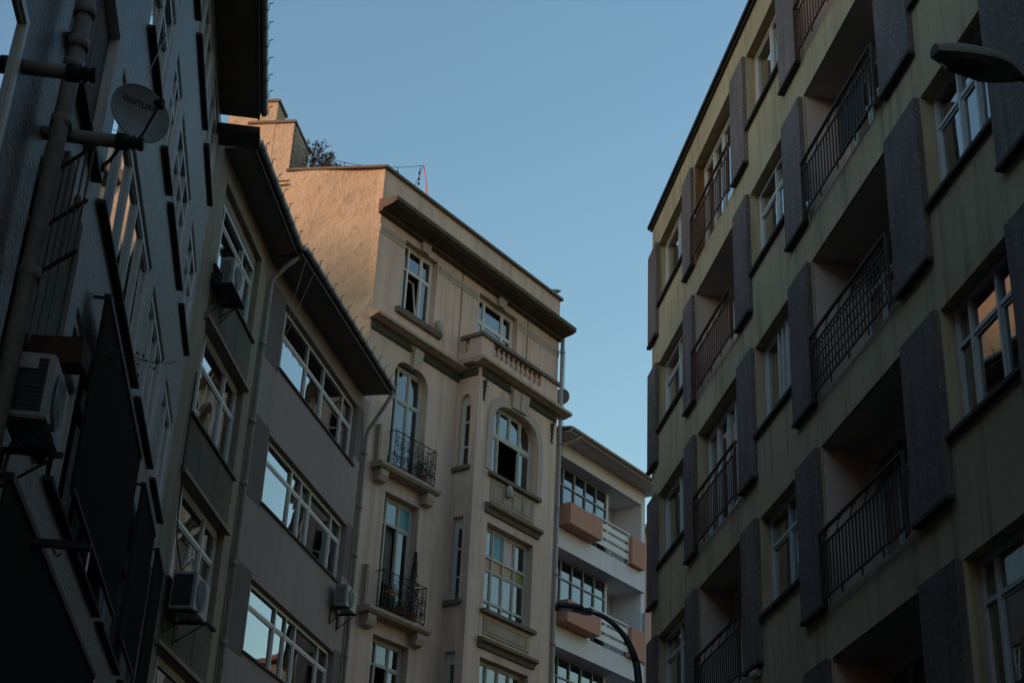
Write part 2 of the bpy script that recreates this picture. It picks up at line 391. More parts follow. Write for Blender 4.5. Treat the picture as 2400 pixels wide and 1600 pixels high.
def window(F, parent, u0, u1, z0, z1, y, cols, trans=None, fw=.065, mat=None, gmat=None, curtains=(), name='window', opened=(), missing=(), depth=.07, bar=.05, label=None, films=None, bars=0):
    """frame (part) > panes, curtains (sub-parts). cols: relative column edges; trans: heights (absolute) of transoms, per column or for all"""
    mat = mat or M_FRAME; gmat = gmat or M_GLASS
    uc, zc = (u0 + u1) / 2, (z0 + z1) / 2
    cu = [u0 + fw + (u1 - u0 - 2 * fw) * c for c in cols]
    mb = MB()
    mb.box(u0, u1, y, y + depth, z0, z0 + fw); mb.box(u0, u1, y, y + depth, z1 - fw, z1)
    mb.box(u0, u0 + fw, y, y + depth, z0 + fw, z1 - fw); mb.box(u1 - fw, u1, y, y + depth, z0 + fw, z1 - fw)
    cells = []
    for i in range(len(cu) - 1):
        a, b = cu[i], cu[i + 1]
        if i > 0: mb.box(a - bar / 2, a + bar / 2, y - .006, y + depth, z0 + fw, z1 - fw)
        a2 = a + (bar / 2 if i else 0); b2 = b - (bar / 2 if i < len(cu) - 2 else 0)
        tr = trans[i] if isinstance(trans, list) else trans
        tl = [] if tr is None else (list(tr) if isinstance(tr, tuple) else [tr])
        ed = [z0 + fw] + tl + [z1 - fw]
        for j in range(len(ed) - 1):
            if j > 0: mb.box(a2, b2, y + .004, y + depth, ed[j] - bar / 2, ed[j] + bar / 2)
            c = ed[j] + (bar / 2 if j else 0); d = ed[j + 1] - (bar / 2 if j < len(ed) - 2 else 0)
            cells.append((i, j, a2, b2, c, d))
    for (i, j) in opened:                                            # a sash that stands ajar, hinged on its left side
        pass
    fr = F.obj(name, mb, [mat], parent, (uc, y, zc))
    if label: fr['label'] = label
    for (i, j, a, b, c, d) in cells:
        if (i, j) in missing: continue
        w, h = b - a, d - c
        gm = gmat
        if films and (i, j) in films: gm = films[(i, j)]
        sash = w > .3 and h > .5 and fw > .05
        if sash:                                                     # each casement has a thin inner frame of its own
            s_ = .035
            k = ('sash', round(w, 3), round(h, 3), mat.name)
            if k not in CACHE:
                m = MB(); m.box(-w / 2, w / 2, 0, .04, -h / 2, -h / 2 + s_); m.box(-w / 2, w / 2, 0, .04, h / 2 - s_, h / 2)
                m.box(-w / 2, -w / 2 + s_, 0, .04, -h / 2 + s_, h / 2 - s_); m.box(w / 2 - s_, w / 2, 0, .04, -h / 2 + s_, h / 2 - s_); CACHE[k] = m.mesh('sash', mat)
            F.obj('sash', CACHE[k], None, fr, ((a + b) / 2, y + .022, (c + d) / 2))
            w -= 2 * s_; h -= 2 * s_
        F.obj('pane', pane_mesh(w, h, gm), None, fr, ((a + b) / 2, y + .045, (c + d) / 2), rot=(R(random.uniform(-.5, .5)), 0, R(random.uniform(-.6, .6))))
    for (f0, f1, g0, g1, cm) in curtains:
        w, h = (u1 - u0) * (f1 - f0), (z1 - z0) * (g1 - g0)
        F.obj('curtain', curtain_mesh(w, h, cm, max(3, int(w / .11))), None, fr, (u0 + (u1 - u0) * (f0 + f1) / 2, y + .17, z0 + (z1 - z0) * (g0 + g1) / 2))
    return fr

def sill(F, parent, u0, u1, z, out=.1, th=.05, mat=None, y=0, inn=.15):
    m = MB(); m.prism([(y - out, z - th), (y + inn, z - th), (y + inn, z + .012), (y - out, z)], u0, u1)
    return F.obj('window_sill', m, [mat or M_SILL], parent, ((u0 + u1) / 2, y, z))

def hull(F, parent, u0, u1, z1, depth, floors, roofmat=None, y0=0.0, imat=None):
    """back, sides, flat roof and storey floors behind a facade, all parts"""
    m = MB(); e = .004
    m.q((u0, y0, 0), (u0, depth, 0), (u0, depth, z1), (u0, y0, z1)); m.q((u1, y0, 0), (u1, y0, z1), (u1, depth, z1), (u1, depth, 0))
    m.q((u0, depth, 0), (u1, depth, 0), (u1, depth, z1), (u0, depth, z1))
    F.obj('rear_wall', m, [imat or M_CITY], parent)
    m = MB(); m.box(u0, u1, y0 + .01, depth, z1 - .25, z1 - .01); F.obj('roof_deck', m, [roofmat or M_COPE], parent)
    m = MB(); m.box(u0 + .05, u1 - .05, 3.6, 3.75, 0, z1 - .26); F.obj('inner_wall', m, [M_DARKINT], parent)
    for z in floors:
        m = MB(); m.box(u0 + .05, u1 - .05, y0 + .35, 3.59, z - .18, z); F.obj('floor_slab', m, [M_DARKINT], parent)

def downpipe(F, parent, pts, r=.05, mat=None, collars=()):
    m = MB(); m.tube(pts, r, 10)
    for (u, y, z) in collars: m.tube([(u, y, z - .05), (u, y, z + .05)], r * 1.28, 10)
    return F.obj('downpipe', m, [mat or M_PIPE], parent, pts[0])

def eave(F, parent, u0, u1, z, out, depth, slope=.3, soff=None, spikes=True, gmat=None, fascia=.16, fmat=None):
    m = MB(); m.box(u0, u1, -out, .25, z, z + .03); F.obj('eave_soffit', m, [soff or M_DARKSOFF], parent, ((u0 + u1) / 2, -out / 2, z))
    m = MB(); m.box(u0, u1, -out - .03, -out, z - .03, z + fascia); F.obj('fascia', m, [fmat or M_COPE], parent, ((u0 + u1) / 2, -out, z))
    m = MB(); n = 10; pr = [(-out - .095 + .065 * math.cos(math.pi + math.pi * i / n), z + fascia - .02 + .07 * math.sin(math.pi + math.pi * i / n)) for i in range(n + 1)]
    pr += [(y * 1 + (-out - .095) * 0, zz) for y, zz in [(-out - .038, z + fascia - .012), (-out - .152, z + fascia - .012)]]
    m.prism(pr, u0 - .02, u1 + .02); g = F.obj('gutter', m, [gmat or M_ZINC], parent, ((u0 + u1) / 2, -out - .09, z + fascia))
    if spikes:
        k = MB(); k.box(-.008, .008, -.085, -.075, -.07, .06); k.box(-.008, .008, -.075, .06, -.082, -.074); k.q((-.012, -.085, .06), (.012, -.085, .06), (.006, -.15, .09), (-.006, -.13, .09)); k.q((-.012, -.075, .06), (-.006, -.125, .09), (.006, -.125, .09), (.012, -.075, .06)); k.q((.012, -.085, .06), (.012, -.075, .06), (.006, -.125, .09), (.006, -.13, .09)); k.q((-.012, -.085, .06), (-.006, -.13, .09), (-.006, -.125, .09), (-.012, -.075, .06)); me = k.mesh('gutter_bracket', M_BLACK)
        nn = int((u1 - u0) / .48)
        for i in range(nn): F.obj('gutter_bracket', me, None, g, (u0 + .2 + i * (u1 - u0 - .3) / max(1, nn - 1), -out - .095, z + fascia - .01))
    m = MB(); m.prism([(-out - .05, z + fascia), (-out - .05, z + fascia + .05), (depth / 2, z + fascia + .05 + slope * (depth / 2)), (depth, z + fascia), ], u0, u1)
    F.obj('roof', m, [M_TILE], parent, ((u0 + u1) / 2, depth / 2, z + fascia))
# ================================================================ ground
def ground_sheet(name, pts, z, mat):
    m = MB(); m.q(*[(x, y, z) for x, y in pts]); o = bpy.data.objects.new(name, m.mesh(name, mat)); COL.objects.link(o); tag(o, kind='structure'); return o
ground_sheet('ground', [(-600, -600), (600, -600), (600, 600), (-600, 600)], 0, M_GROUND)
ground_sheet('road', [(1.2, -40), (5.6, -40), (2.0, 28), (6.0, 34), (60, 108), (56, 111), (-1.5, 34), (-3.4, 27)], .004, M_ASPHALT)
for nm, pts in (('pavement', [(-.7, -20), (-.3, -20), (-3.6, 24), (-5.2, 24)]), ('pavement', [(7.2, -20), (9.1, -20), (3.3, 28), (2.0, 28)])):
    m = MB(); n = len(pts); m.q(*[(x, y, .12) for x, y in pts])
    for i in range(n): a, b = pts[i], pts[(i + 1) % n]; m.q((*a, 0), (*b, 0), (*b, .12), (*a, .12))
    o = bpy.data.objects.new(nm, m.mesh(nm, M_PAVE)); COL.objects.link(o); tag(o, kind='structure')

# ================================================================ right building (olive, speckled panels)
FR = Fac(-7.09, 6.6, 1, 12)
RB = FR.root('apartment_building', 'olive apartment block on the right with purple speckled panels and railed loggias', 'building')
U1 = 28.6
BASE = [16.27, 13.37, 10.45, 7.54, 4.62]
PLATES = [(27.98, 28.72), (24.95, 25.66), (21.28, 22.1), (18.42, 19.3), (14.32, 15.32), (11.45, 12.46), (7.5, 8.5), (4.6, 5.55), (.6, 1.6)]
WCOL = [(25.72, 28.02), (19.34, 21.24), (12.5, 14.28), (5.6, 7.45)]
BCOL = [(22.14, 24.91), (15.36, 18.38), (8.55, 11.4), (1.65, 4.55)]
GLZ = {(0, 0), (0, 2), (0, 5)}
ops = []
for z in BASE:
    for a, b in WCOL: ops.append((a, b, z + .70, z + 2.24, .22))
    for k, (a, b) in enumerate(BCOL):
        if (k, BASE.index(z)) in GLZ: ops.append((a, b, z + .02, z + 2.26, .28))
        else: ops.append((a, b, z + .02, z + 2.26, .62))
ops += [(a, a + 3.0, .25, 3.1, .3) for a in (24.5, 20, 15.5, 11, 6.5, 2)]
Pf = lambda a, z, e: (a, e, z)
m = MB()
win_ops = [o for o in ops if o[4] < .5]; log_ops = [o for o in ops if o[4] > .5]
grid_wall(m, Pf, -18, U1, 0, 19.25, win_ops + [(*o[:4], .018) for o in log_ops], .22, 0, 0)
FR.obj('facade_wall', m, [M_OLIVE], RB)
for (a, b, c, d, e) in log_ops:                                       # the loggia rooms: cheeks, ceiling, floor and back wall with a door opening
    m = MB(); t = .012; d0 = a + (b - a) * .30; d1 = a + (b - a) * .92
    m.cur = 0; m.q((a + t, .02, c), (a + t, .02, d), (a + t, e, d), (a + t, e, c)); m.q((b - t, .02, c), (b - t, e, c), (b - t, e, d), (b - t, .02, d))
    grid_wall(m, lambda a_, z_, q_: (a_, e + q_ - .006, z_), a, b, c, d, [(d0, d1, c + .02, c + 2.06, .12)], .12, 0, 0)
    m.cur = 1; m.q((a, .02, d - t), (b, .02, d - t), (b, e, d - t), (a, e, d - t)); m.q((a, .02, c + t), (a, e, c + t), (b, e, c + t), (b, .02, c + t))
    FR.obj('loggia_room', m, [M_LOGGIA, M_SOFFIT], RB, ((a + b) / 2, e / 2, c))
    fl = random.random()
    window(FR, RB, d0, d1, c + .02, c + 2.06, e + .05, (0, .34, 1) if a > 20 else (0, .3, .66, 1), c + 1.55, mat=M_FRAMEOLD if a < 20 else M_FRAME, name='balcony_door', curtains=((.02, .55, 0, 1, M_DRAPE),) if fl > .5 else ((.3, .98, 0, 1, M_SHEER),))
hull(FR, RB, -18, U1, 19.25, 12, [z for z in BASE] + [.2], y0=.01, imat=M_OLIVE)
m = MB(); m.box(-18, U1 + .09, -.10, .3, 19.25, 19.33); m.box(-18, U1 + .05, -.05, .3, 19.19, 19.25); FR.obj('roof_coping', m, [M_COPE], RB, (12, 0, 19.25))
for fi, z in enumerate(BASE):
    for pi, (a, b) in enumerate(PLATES):
        k = ('plate', round(b - a, 3))
        if k not in CACHE:
            m = MB(); w = b - a; h = 2.26; m.cur = 0
            m.box(-w / 2, w / 2, -.075, -.001, .05, h); m.cur = 1; m.box(-w / 2 - .004, w / 2 + .004, -.10, -.001, 0, .05)  # black shelf strip also paints in the shade under the panel
            CACHE[k] = m.mesh('cladding_panel', [M_PANEL, M_COPE])
        FR.obj('cladding_panel', CACHE[k], None, RB, ((a + b) / 2, 0, z + .0))
WCUR = [((.05, .45, 0, 1, M_SHEER),), ((.05, .95, .1, 1, M_SHEER),), ((.03, .42, 0, 1, M_SHEER), (.5, .95, 0, 1, M_DRAPE)), ((.04, .97, .35, 1, M_SHEER),), ((0.02, .4, 0, 1, M_DRAPE), (.6, .98, 0, 1, M_SHEER))]
for fi, z in enumerate(BASE):
    for wi, (a, b) in enumerate(WCOL):
        zb, zt = z + .70, z + 2.24
        tr = None if (fi == 0 or (wi == 1 and fi == 2) or (wi == 0 and fi == 2)) else zt - .48
        cols = [(0, .46, 1), (0, .5, 1), (0, .38, .80, 1), (0, .5, 1)][wi]
        if fi == 2 and wi == 1: cols = (0, .38, .5, .62, 1)
        if wi == 2 and fi == 2: cols = (0, .34, .62, 1)
        window(FR, RB, a + .012, b - .012, zb + .02, zt - .01, .15, cols, tr, fw=.075, curtains=WCUR[(fi * 3 + wi * 2) % 5])
        sill(FR, RB, a - .02, b + .02, zb + .012, .07, .05)
    for bi, (a, b) in enumerate(BCOL):
        if (bi, fi) in GLZ:
            window(FR, RB, a + .06, b - .01, z + .03, z + 2.22, .2, (0, .25, .5, .75, 1) if fi == 0 else (0, .33, .52, .78, 1), None, fw=.07, curtains=((.03, .36, .2, 1, M_SHEER), (.6, .97, .2, 1, M_SHEER)) if fi else ((.05, .25, .3, 1, M_SHEER),))
            for uu in (a + .004, b - .012):
                m = MB(); m.box(uu, uu + .008, .01, .26, z + .05, z + 2.24); FR.obj('timber_lining', m, [M_TIMBER if fi == 0 else M_OLIVE], RB, (uu, 0, z))
        # railing: rails (part) > bars and scrolls (sub-parts)
        rm = M_RUST if fi == 0 or (fi < 3 and bi == 0) else M_BROWNIRON
        y = -.10; zt = z + .99; zr = z + .80; zb = z + .06
        m = MB(); m.box(a + .02, b - .02, y - .022, y + .022, zt - .03, zt); m.box(a + .03, b - .03, y - .012, y + .012, zr - .02, zr); m.box(a + .03, b - .03, y - .012, y + .012, zb, zb + .025)
        for uu in (a + .04, b - .04): m.box(uu - .02, uu + .02, y - .02, y + .02, z - .02, zt)
        for i in range(5): uu = a + .1 + (b - a - .2) * i / 4; m.box(uu - .010, uu + .010, y - .01, y + .01, z - .05, zb)
        m.box(a + .03, a + .06, y, 0, zt - .03, zt); m.box(b - .06, b - .03, y, 0, zt - .03, zt)
        if fi == 1 and bi == 1 or (fi == 2 and bi == 1):
            for i in range(4 if fi == 2 else 0): m.box(a + .03, b - .03, y - .008, y + .008, zb + .16 * (i + 1), zb + .16 * (i + 1) + .016)
        rl = FR.obj('railing', m, [rm], RB, ((a + b) / 2, y, z))
        kb = ('bar', rm.name)
        if kb not in CACHE:
            k = MB(); k.box(-.009, .009, -.009, .009, 0, zr - zb - .02); CACHE[kb] = k.mesh('bar', rm)
            k = MB(); k.tube([(-.10 + .2 * t, 0, .085 - .085 * math.cos(t * math.pi) * 1) for t in [i / 10 for i in range(11)]], .008, 5)
            k.tube([(.10 + .035 * math.cos(q), 0, .12 + .035 * math.sin(q)) for q in [i * .5 for i in range(-1, 8)]], .007, 5); CACHE[('scroll', rm.name)] = k.mesh('scroll', rm)
        nb = int((b - a) / .125)
        for i in range(1, nb): FR.obj('bar', CACHE[kb], None, rl, (a + .04 + (b - a - .08) * i / nb, y, zb + .02))
        for i in range(6): FR.obj('scroll', CACHE[('scroll', rm.name)], None, rl, (a + .25 + (b - a - .5) * i / 5, y, zr))
for a in (24.5, 20, 15.5, 11, 6.5, 2):                               # street level shop fronts
    window(FR, RB, a + .01, a + 2.99, .27, 3.08, .2, (0, .5, 1), 2.4, mat=M_FRAMEGREY, gmat=M_GLASSDK, name='shop_window')
m = MB(); m.tube([(21.6, -.1, 6.6), (21.6, -.1, 7.3), (21.55, -.1, 7.42), (21.4, -.05, 7.45)], .06, 10); FR.obj('downpipe', m, [M_PIPE], RB, (21.6, -.1, 7))

# screen hung on a balcony rail, chair-like clutter
sc_o = FR.root('balcony_screen', 'dark slatted screen hung behind the railing of the upper right loggia', 'screen', at=(16.35, -.06, 13.5))
m = MB()
for i in range(13): m.box(15.86 + i * .078, 15.86 + i * .078 + .066, -.075, -.06, 13.46, 14.28)
FR.obj('slat_row', m, [M_ACDARK], sc_o); m = MB(); m.box(15.84, 16.9, -.06, -.045, 14.2, 14.25); FR.obj('batten', m, [M_BOARD], sc_o)

for (u, z, lb) in ((18.2, 13.42, 'small white pot at the left foot of the upper dark loggia railing'), (15.5, 10.52, 'small white pot at the right foot of the latticed loggia railing')):
    t = FR.root('pot', lb, 'pot', at=(u, -.05, z)); m = MB(); m.lathe((u, -.03, z), [(.04, 0), (.065, .10), (.075, .14), (.078, .16), (.06, .16)], 12); FR.obj('bowl', m, [M_FRAME], t); m = MB(); m.lathe((u, -.03, z), [(.055, .14), (.03, .15)], 10); FR.obj('soil', m, [M_TWIG], t)

# ================================================================ left building (rough grey stucco)
FL = Fac(-7.0, 2.6, -1, 12)
LB = FL.root('apartment_building', 'dark grey stucco apartment block on the left with projecting black window sills', 'building')
LU1 = 23.45
SIL = [6.55, 9.52, 12.45, 15.35]; LIN = [8.35, 11.2, 14.0, 16.85]
ops = []
WL = []
for r, (s0, l0) in enumerate(zip(SIL, LIN)):
    cols = [(21.3, 23.1), (18.4, 20.75), (13.55, 17.95), (10.85, 13.05)] if r != 2 else [(21.4, 23.1), (18.4, 20.8), (17.0, 18.05), (14.5, 16.4), (10.85, 13.05)]
    cols += [(7.2, 8.7) if r == 0 else (7.0, 9.42), (3.4, 5.8), (-.2, 2.2), (-4, -1.6)]
    for a, b in cols:
        t = 8.0 if a == 7.2 else l0
        ops.append((a, b, s0, t)); WL.append((r, a, b, s0, t))
ops += [(a, a + 3.2, .3, 3.0) for a in (19.5, 15.5, 11.5, 7.5, 3.5)]
ops += [(11.2, 17.4, 3.5, 5.3)]
m = MB(); grid_wall(m, Pf, -18, LU1, 0, 17.1, ops, .16, 0, 1); FL.obj('facade_wall', m, [M_LEFT, M_PIER], LB)
hull(FL, LB, -18, LU1, 17.1, 9, [6.0, 8.95, 11.9, 14.8, 3.2], y0=.01, imat=M_LEFT)
for (r, a, b, s0, t) in WL:
    if a == 7.2: continue
    if r == 1 and a == 10.85:
        m = MB(); n = 3
        for i in range(n):
            mm = MB(); w = (b - a) / n; mm.box(a + i * w + .008, a + (i + 1) * w - .008, .10, .13, s0 + .01, t - .01); FL.obj('shutter_board', mm, [M_BOARD], LB, (a + (i + .5) * w, .1, s0))
    else:
        n = max(2, int((b - a) / .75)); cols = tuple(i / n for i in range(n + 1))
        window(FL, LB, a + .01, b - .01, s0 + .02, t - .01, .035, cols, t - .5 if r % 2 == 0 else None, fw=.10, depth=.05, curtains=((.02, .5, 0, 1, M_SHEER),) if random.random() > .5 else ((.05, .95, .3, 1, M_DRAPE),))
    sill(FL, LB, a - .06, b + .06, s0 + .01, .085, .045)
m = MB(); m.box(6.4, 9.06, -.10, -.001, 6.35, 6.5); m.box(6.4, 9.06, -.10, -.001, 8.24, 8.32); m.box(6.4, 6.5, -.10, -.001, 6.5, 8.24); m.box(9.0, 9.06, -.10, -.001, 6.5, 8.24); bw = FL.obj('bay_casing', m, [M_LEFT], LB, (7.7, -.1, 6.4))
window(FL, LB, 6.42, 9.05, 6.4, 8.3, -.16, (0, .33, .67, 1), None, fw=.07, depth=.055, curtains=((.05, .95, 0, 1, M_DRAPE),))
eave(FL, LB, -18, 22.95, 17.1, .66, 9, .25, M_BROWNSOFF)
m = MB(); m.box(22.9, 23.45, -.72, .1, 16.78, 16.9); FL.obj('end_beam', m, [M_COPE], LB, (23.2, 0, 16.8))
# soil stack and boiler flues
m = MB(); m.tube([(10.58, -.16, 3.0), (10.58, -.16, 8.47), (10.6, -.16, 8.6), (10.62, -.16, 12.0)], .072, 12)
for z in (7.1, 8.5, 9.05, 9.28, 9.62): m.tube([(10.6, -.16, z - .05), (10.6, -.16, z + .05)], .09, 12)
FL.obj('soil_pipe', m, [M_OLDPIPE], LB, (10.58, -.16, 3))
for (u, z, l) in ((10.78, 8.50, .60), (9.75, 8.40, .34)):
    m = MB(); m.tube([(u, .05, z), (u, -l, z)], .058, 12); fl = FL.obj('flue_pipe', m, [M_OLDPIPE], LB, (u, 0, z))
    m = MB(); m.tube([(u, -l + .02, z), (u, -l - .09, z)], .072, 12); m.tube([(u, -l - .09, z), (u, -l - .2, z)], .05, 12); m.tube([(u, -l - .11, z), (u, -l - .13, z)], .066, 12); m.tube([(u, -l - .16, z), (u, -l - .2, z)], .06, 12); FL.obj('flue_cap', m, [M_BLACK], fl, (u, -l, z))
# corroded balcony cheek railing and weathered planks
m = MB()
A = [(11.08, -.03, 8.27), (10.40, -.52, 8.22)]; dz = (0, -.53, -.98)
m.tube([A[0], A[1]], .016, 4); rl = FL.obj('railing', m, [M_RUST], LB, A[0])
for d in dz[1:]: k = MB(); k.tube([(A[0][0], A[0][1], A[0][2] + d), (A[1][0], A[1][1], A[1][2] + d)], .016, 4); FL.obj('rail', k, [M_RUST], rl, A[0])
for i in range(7):
    t = (i + .5) / 7; k = MB(); u, y = A[0][0] + (A[1][0] - A[0][0]) * t, A[0][1] + (A[1][1] - A[0][1]) * t
    k.box(u - .018, u + .018, y - .006, y + .006, 7.25, 8.24); FL.obj('bar', k, [M_RUST], rl, (u, y, 7.25))
for i in range(12):
    u = 11.05 + i * .16; mm = MB(); zt = 8.9 + random.uniform(-.35, .15) - .05 * i * 0; zb = 6.9 + random.uniform(-.1, .3)
    mm.box(u, u + random.uniform(.12, .155), -.035 - random.uniform(0, .02), -.002, zb, zt); FL.obj('plank', mm, [M_WEATHER], LB, (u, 0, zb))

# ribbed dark blinds
def blind(u0, u1, z0, z1, o, label):
    rt = FL.root('ribbed_blind', label, 'blind', 'dark blinds hung on the left facade', at=((u0 + u1) / 2, -o, z1))
    m = MB(); m.smooth = False; n = int((u1 - u0) / .05); pts = []
    for i in range(n * 2 + 1): pts.append((u0 + (u1 - u0) * i / (2 * n), -o + (.02 if i % 2 else -.02)))
    for (a, y), (b, y2) in zip(pts, pts[1:]): m.q((a, y, z0), (b, y2, z0), (b, y2, z1), (a, y, z1)); m.q((a, y + .02, z0), (a, y + .02, z1), (b, y2 + .02, z1), (b, y2 + .02, z0))
    for (a, y) in (pts[0], pts[-1]): m.q((a, y, z0), (a, y + .02, z0), (a, y + .02, z1), (a, y, z1))
    FL.obj('ribbed_cloth', m, [M_BLIND], rt)
    m = MB(); m.box(u0 - .03, u1 + .03, -o - .035, -o + .04, z1 - .01, z1 + .05); FL.obj('head_rail', m, [M_BLACK], rt); m = MB(); m.box(u0, u1, -o - .02, -o + .03, z0 - .03, z0); FL.obj('bottom_bar', m, [M_BLACK], rt)
    for a in (u0 + .1, u1 - .1): m = MB(); m.box(a - .015, a + .015, -o, 0, z1 + .05, z1 + .075); FL.obj('wall_bracket', m, [M_BLACK], rt)
blind(14.2, 18.55, 6.72, 8.78, .16, 'widest dark ribbed blind, nearest the white air conditioner on the left facade')
blind(19.45, 21.45, 6.72, 8.72, .16, 'middle dark ribbed blind of the upper row on the left facade')
blind(22.25, 23.4, 6.72, 8.74, .16, 'narrow dark ribbed blind at the far end of the left facade')
blind(11.1, 17.2, 3.0, 5.62, .22, 'lowest dark ribbed blind in the bottom left corner below the bare stucco band')
m = MB()
# sign arm
sg = FL.root('sign_bracket', 'bare black bracket arm sticking out above the lowest blind', 'bracket', at=(12.28, 0, 5.53))
m.box(12.25, 12.31, -.72, 0, 5.50, 5.56); m.tube([(12.28, -.42, 5.5), (12.28, -.44, 5.45), (12.28, -.47, 5.43), (12.28, -.49, 5.46)], .008, 6); FL.obj('arm', m, [M_BLACK], sg)
m = MB(); m.box(12.2, 12.36, -.02, 0, 5.4, 5.66); FL.obj('wall_plate', m, [M_BLACK], sg)

# ================================================================ stained building (air conditioners)
FM = Fac(5.4, 7.6, -1, 24)
MBd = FM.root('apartment_building', 'narrow stained cement building with air conditioners under a deep grey eave', 'building')
SM = [14.76, 11.87, 8.98, 6.09]; LM = [16.55, 13.65, 10.75, 7.84]
m = MB(); grid_wall(m, Pf, 21.5, 26.85, 0, 17.0, [(23.2, 26.1, a, b) for a, b in zip(SM, LM)] + [(23, 26, .3, 3)], .16); FM.obj('facade_wall', m, [M_MID], MBd)
hull(FM, MBd, 21.5, 26.85, 17.0, 8, [3.2, 6, 8.9, 11.8, 14.7], y0=.01, imat=M_MID)
for i, (a, b) in enumerate(zip(SM, LM)):
    window(FM, MBd, 23.21, 26.09, a + .02, b - .22 if i == 0 else b - .01, .12, (0, .14, .70, 1), b - .62, fw=.08, curtains=[((.1, .6, .2, 1, M_DRAPE),), ((.15, .72, 0, 1, M_SHEER),), ((.3, .65, 0, 1, M_SHEER),), ()][i])
    if i == 0:
        mm = MB(); mm.box(23.21, 26.09, .11, .16, b - .22, b - .001); FM.obj('window_head', mm, [M_MID], MBd, (24.6, .12, b))
    else:
        mm = MB(); mm.prism([(-.09, b + .01), (0, b + .01), (0, b + .13), (-.07, b + .1)], 23.05, 26.2); FM.obj('lintel_hood', mm, [M_MID], MBd, (24.6, 0, b))
    zb = LM[i + 1] + .14 if i < 3 else 4
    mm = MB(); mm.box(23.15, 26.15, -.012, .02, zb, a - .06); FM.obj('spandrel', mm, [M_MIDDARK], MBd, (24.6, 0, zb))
    sill(FM, MBd, 23.1, 26.2, a + .01, .06, .05)
eave(FM, MBd, 22.75, 26.72, 17.0, .54, 8, .25, M_DARKSOFF)
downpipe(FM, MBd, [(26.72, -.62, 17.02), (26.74, -.35, 16.78), (26.74, -.1, 16.5), (26.74, -.07, 16.3), (26.74, -.07, 0.1)], .05, M_PIPE, [(26.74, -.07, z) for z in (15.0, 13.3, 12.0, 10.4, 8.9)])

# ================================================================ grey building
FG = Fac(12.58, 10.9, -1, 29)
GB = FG.root('apartment_building', 'plain grey painted building with three strips of white framed windows', 'building')
SG = [15.03, 12.05, 9.06, 6.06]; LG = [16.55, 13.52, 10.50, 7.5]
m = MB(); grid_wall(m, Pf, 25.62, 33.0, 0, 17.0, [(26.74, 32.1, a, b) for a, b in zip(SG, LG)] + [(27, 32, .3, 3)], .16); FG.obj('facade_wall', m, [M_GREY], GB)
hull(FG, GB, 25.62, 33.0, 17.0, 8, [3.2, 5.9, 8.9, 11.9, 14.9], y0=.01, imat=M_GREY)
for i, (a, b) in enumerate(zip(SG, LG)):
    cols = (0, .055, .36, .58, .86, 1) if i == 0 else (0, .04, .335, .46, .575, .87, 1)
    window(FG, GB, 26.75, 32.09, a + .015, b - .01, .12, cols, b - .58 if i == 0 else b - .44, fw=.07,
           curtains=[((.36, .52, 0, .85, M_SHEER), (.6, .98, 0, 1, M_SHEER)), ((.36, .46, 0, 1, M_DRAPE), (.58, .98, 0, 1, M_SHEER)), ((.34, .58, 0, 1, M_DRAPE), (.58, .98, 0, 1, M_SHEER)), ()][i])
    sill(FG, GB, 26.7, 32.14, a + .005, .05, .04)
    mm = MB(); mm.box(25.64, 26.735, -.004, .01, a - .13, b + .1 if i else b + .06); FG.obj('painted_panel', mm, [M_GREYDK], GB, (26.2, 0, a))
    mm = MB(); mm.box(32.105, 32.62, -.004, .01, a - .13 + .4, b + .1 if i else b + .06); FG.obj('painted_panel', mm, [M_GREYDK], GB, (32.4, 0, a))
eave(FG, GB, 25.55, 32.45, 17.0, .67, 8, .25, M_DARKSOFF)
downpipe(FG, GB, [(32.45, -.75, 17.05), (32.55, -.5, 16.7), (32.72, -.12, 16.2), (32.72, -.08, 16.0), (32.72, -.08, .1)], .05, M_PIPE, [(32.72, -.08, z) for z in (15.6, 14.2, 13.0, 10.6, 9.2)])

# ================================================================ beige building
FB = Fac(35.82, 23.0, -1, 30)
BB = FB.root('apartment_building', 'old beige stone-faced building with a bay, balustrade and bare sunlit gable', 'building')
BU0, BU1 = 25.7, 34.3; BAY0, BAY1, BAYO = 29.5, 33.3, .70
m = MB()
wo = [(26.8, 28.22, 20.05, 22.15), (30.2, 32.1, 20.2, 22.15), (26.8, 28.22, 15.58, 18.68), (26.85, 28.22, 11.95, 15.0), (26.85, 28.22, 8.3, 11.4), (26.85, 28.22, 4.7, 7.6)]
grid_wall(m, Pf, BU0, BU1, 0, 23.8, wo + [(29.65, 33.15, .1, 19.35)], .26)
arch_fill(m, Pf, 26.8, 28.22, 17.95, 18.68, .26)
# bay front, sides and top
bo = [(30.2, 32.35, 16.58, 18.66), (30.2, 32.35, 12.86, 15.16), (30.2, 32.35, 9.2, 11.6), (30.2, 32.35, 5.5, 7.9)]
Pb = lambda a, z, e: (a, -BAYO + e, z)
grid_wall(m, Pb, BAY0, BAY1, 0, 19.5, bo, .26); arch_fill(m, Pb, 30.2, 32.35, 17.6, 18.66, .26, .6)
so_ = [(-.46, -.1, 16.55, 18.64), (-.44, -.1, 12.92, 15.15), (-.44, -.1, 9.2, 11.6)]
Ps = lambda a, z, e: (BAY0 + e, a, z)
grid_wall(m, Ps, -BAYO, 0, 0, 19.5, so_, .2); arch_fill(m, Ps, -.46, -.1, 18.3, 18.64, .2, .9)
m.q((BAY1, -BAYO, 0), (BAY1, 0, 0), (BAY1, 0, 19.5), (BAY1, -BAYO, 19.5)); m.q((BAY0, -BAYO, 19.5), (BAY1, -BAYO, 19.5), (BAY1, 0, 19.5), (BAY0, 0, 19.5))
FB.obj('facade_wall', m, [M_BEIGE], BB)
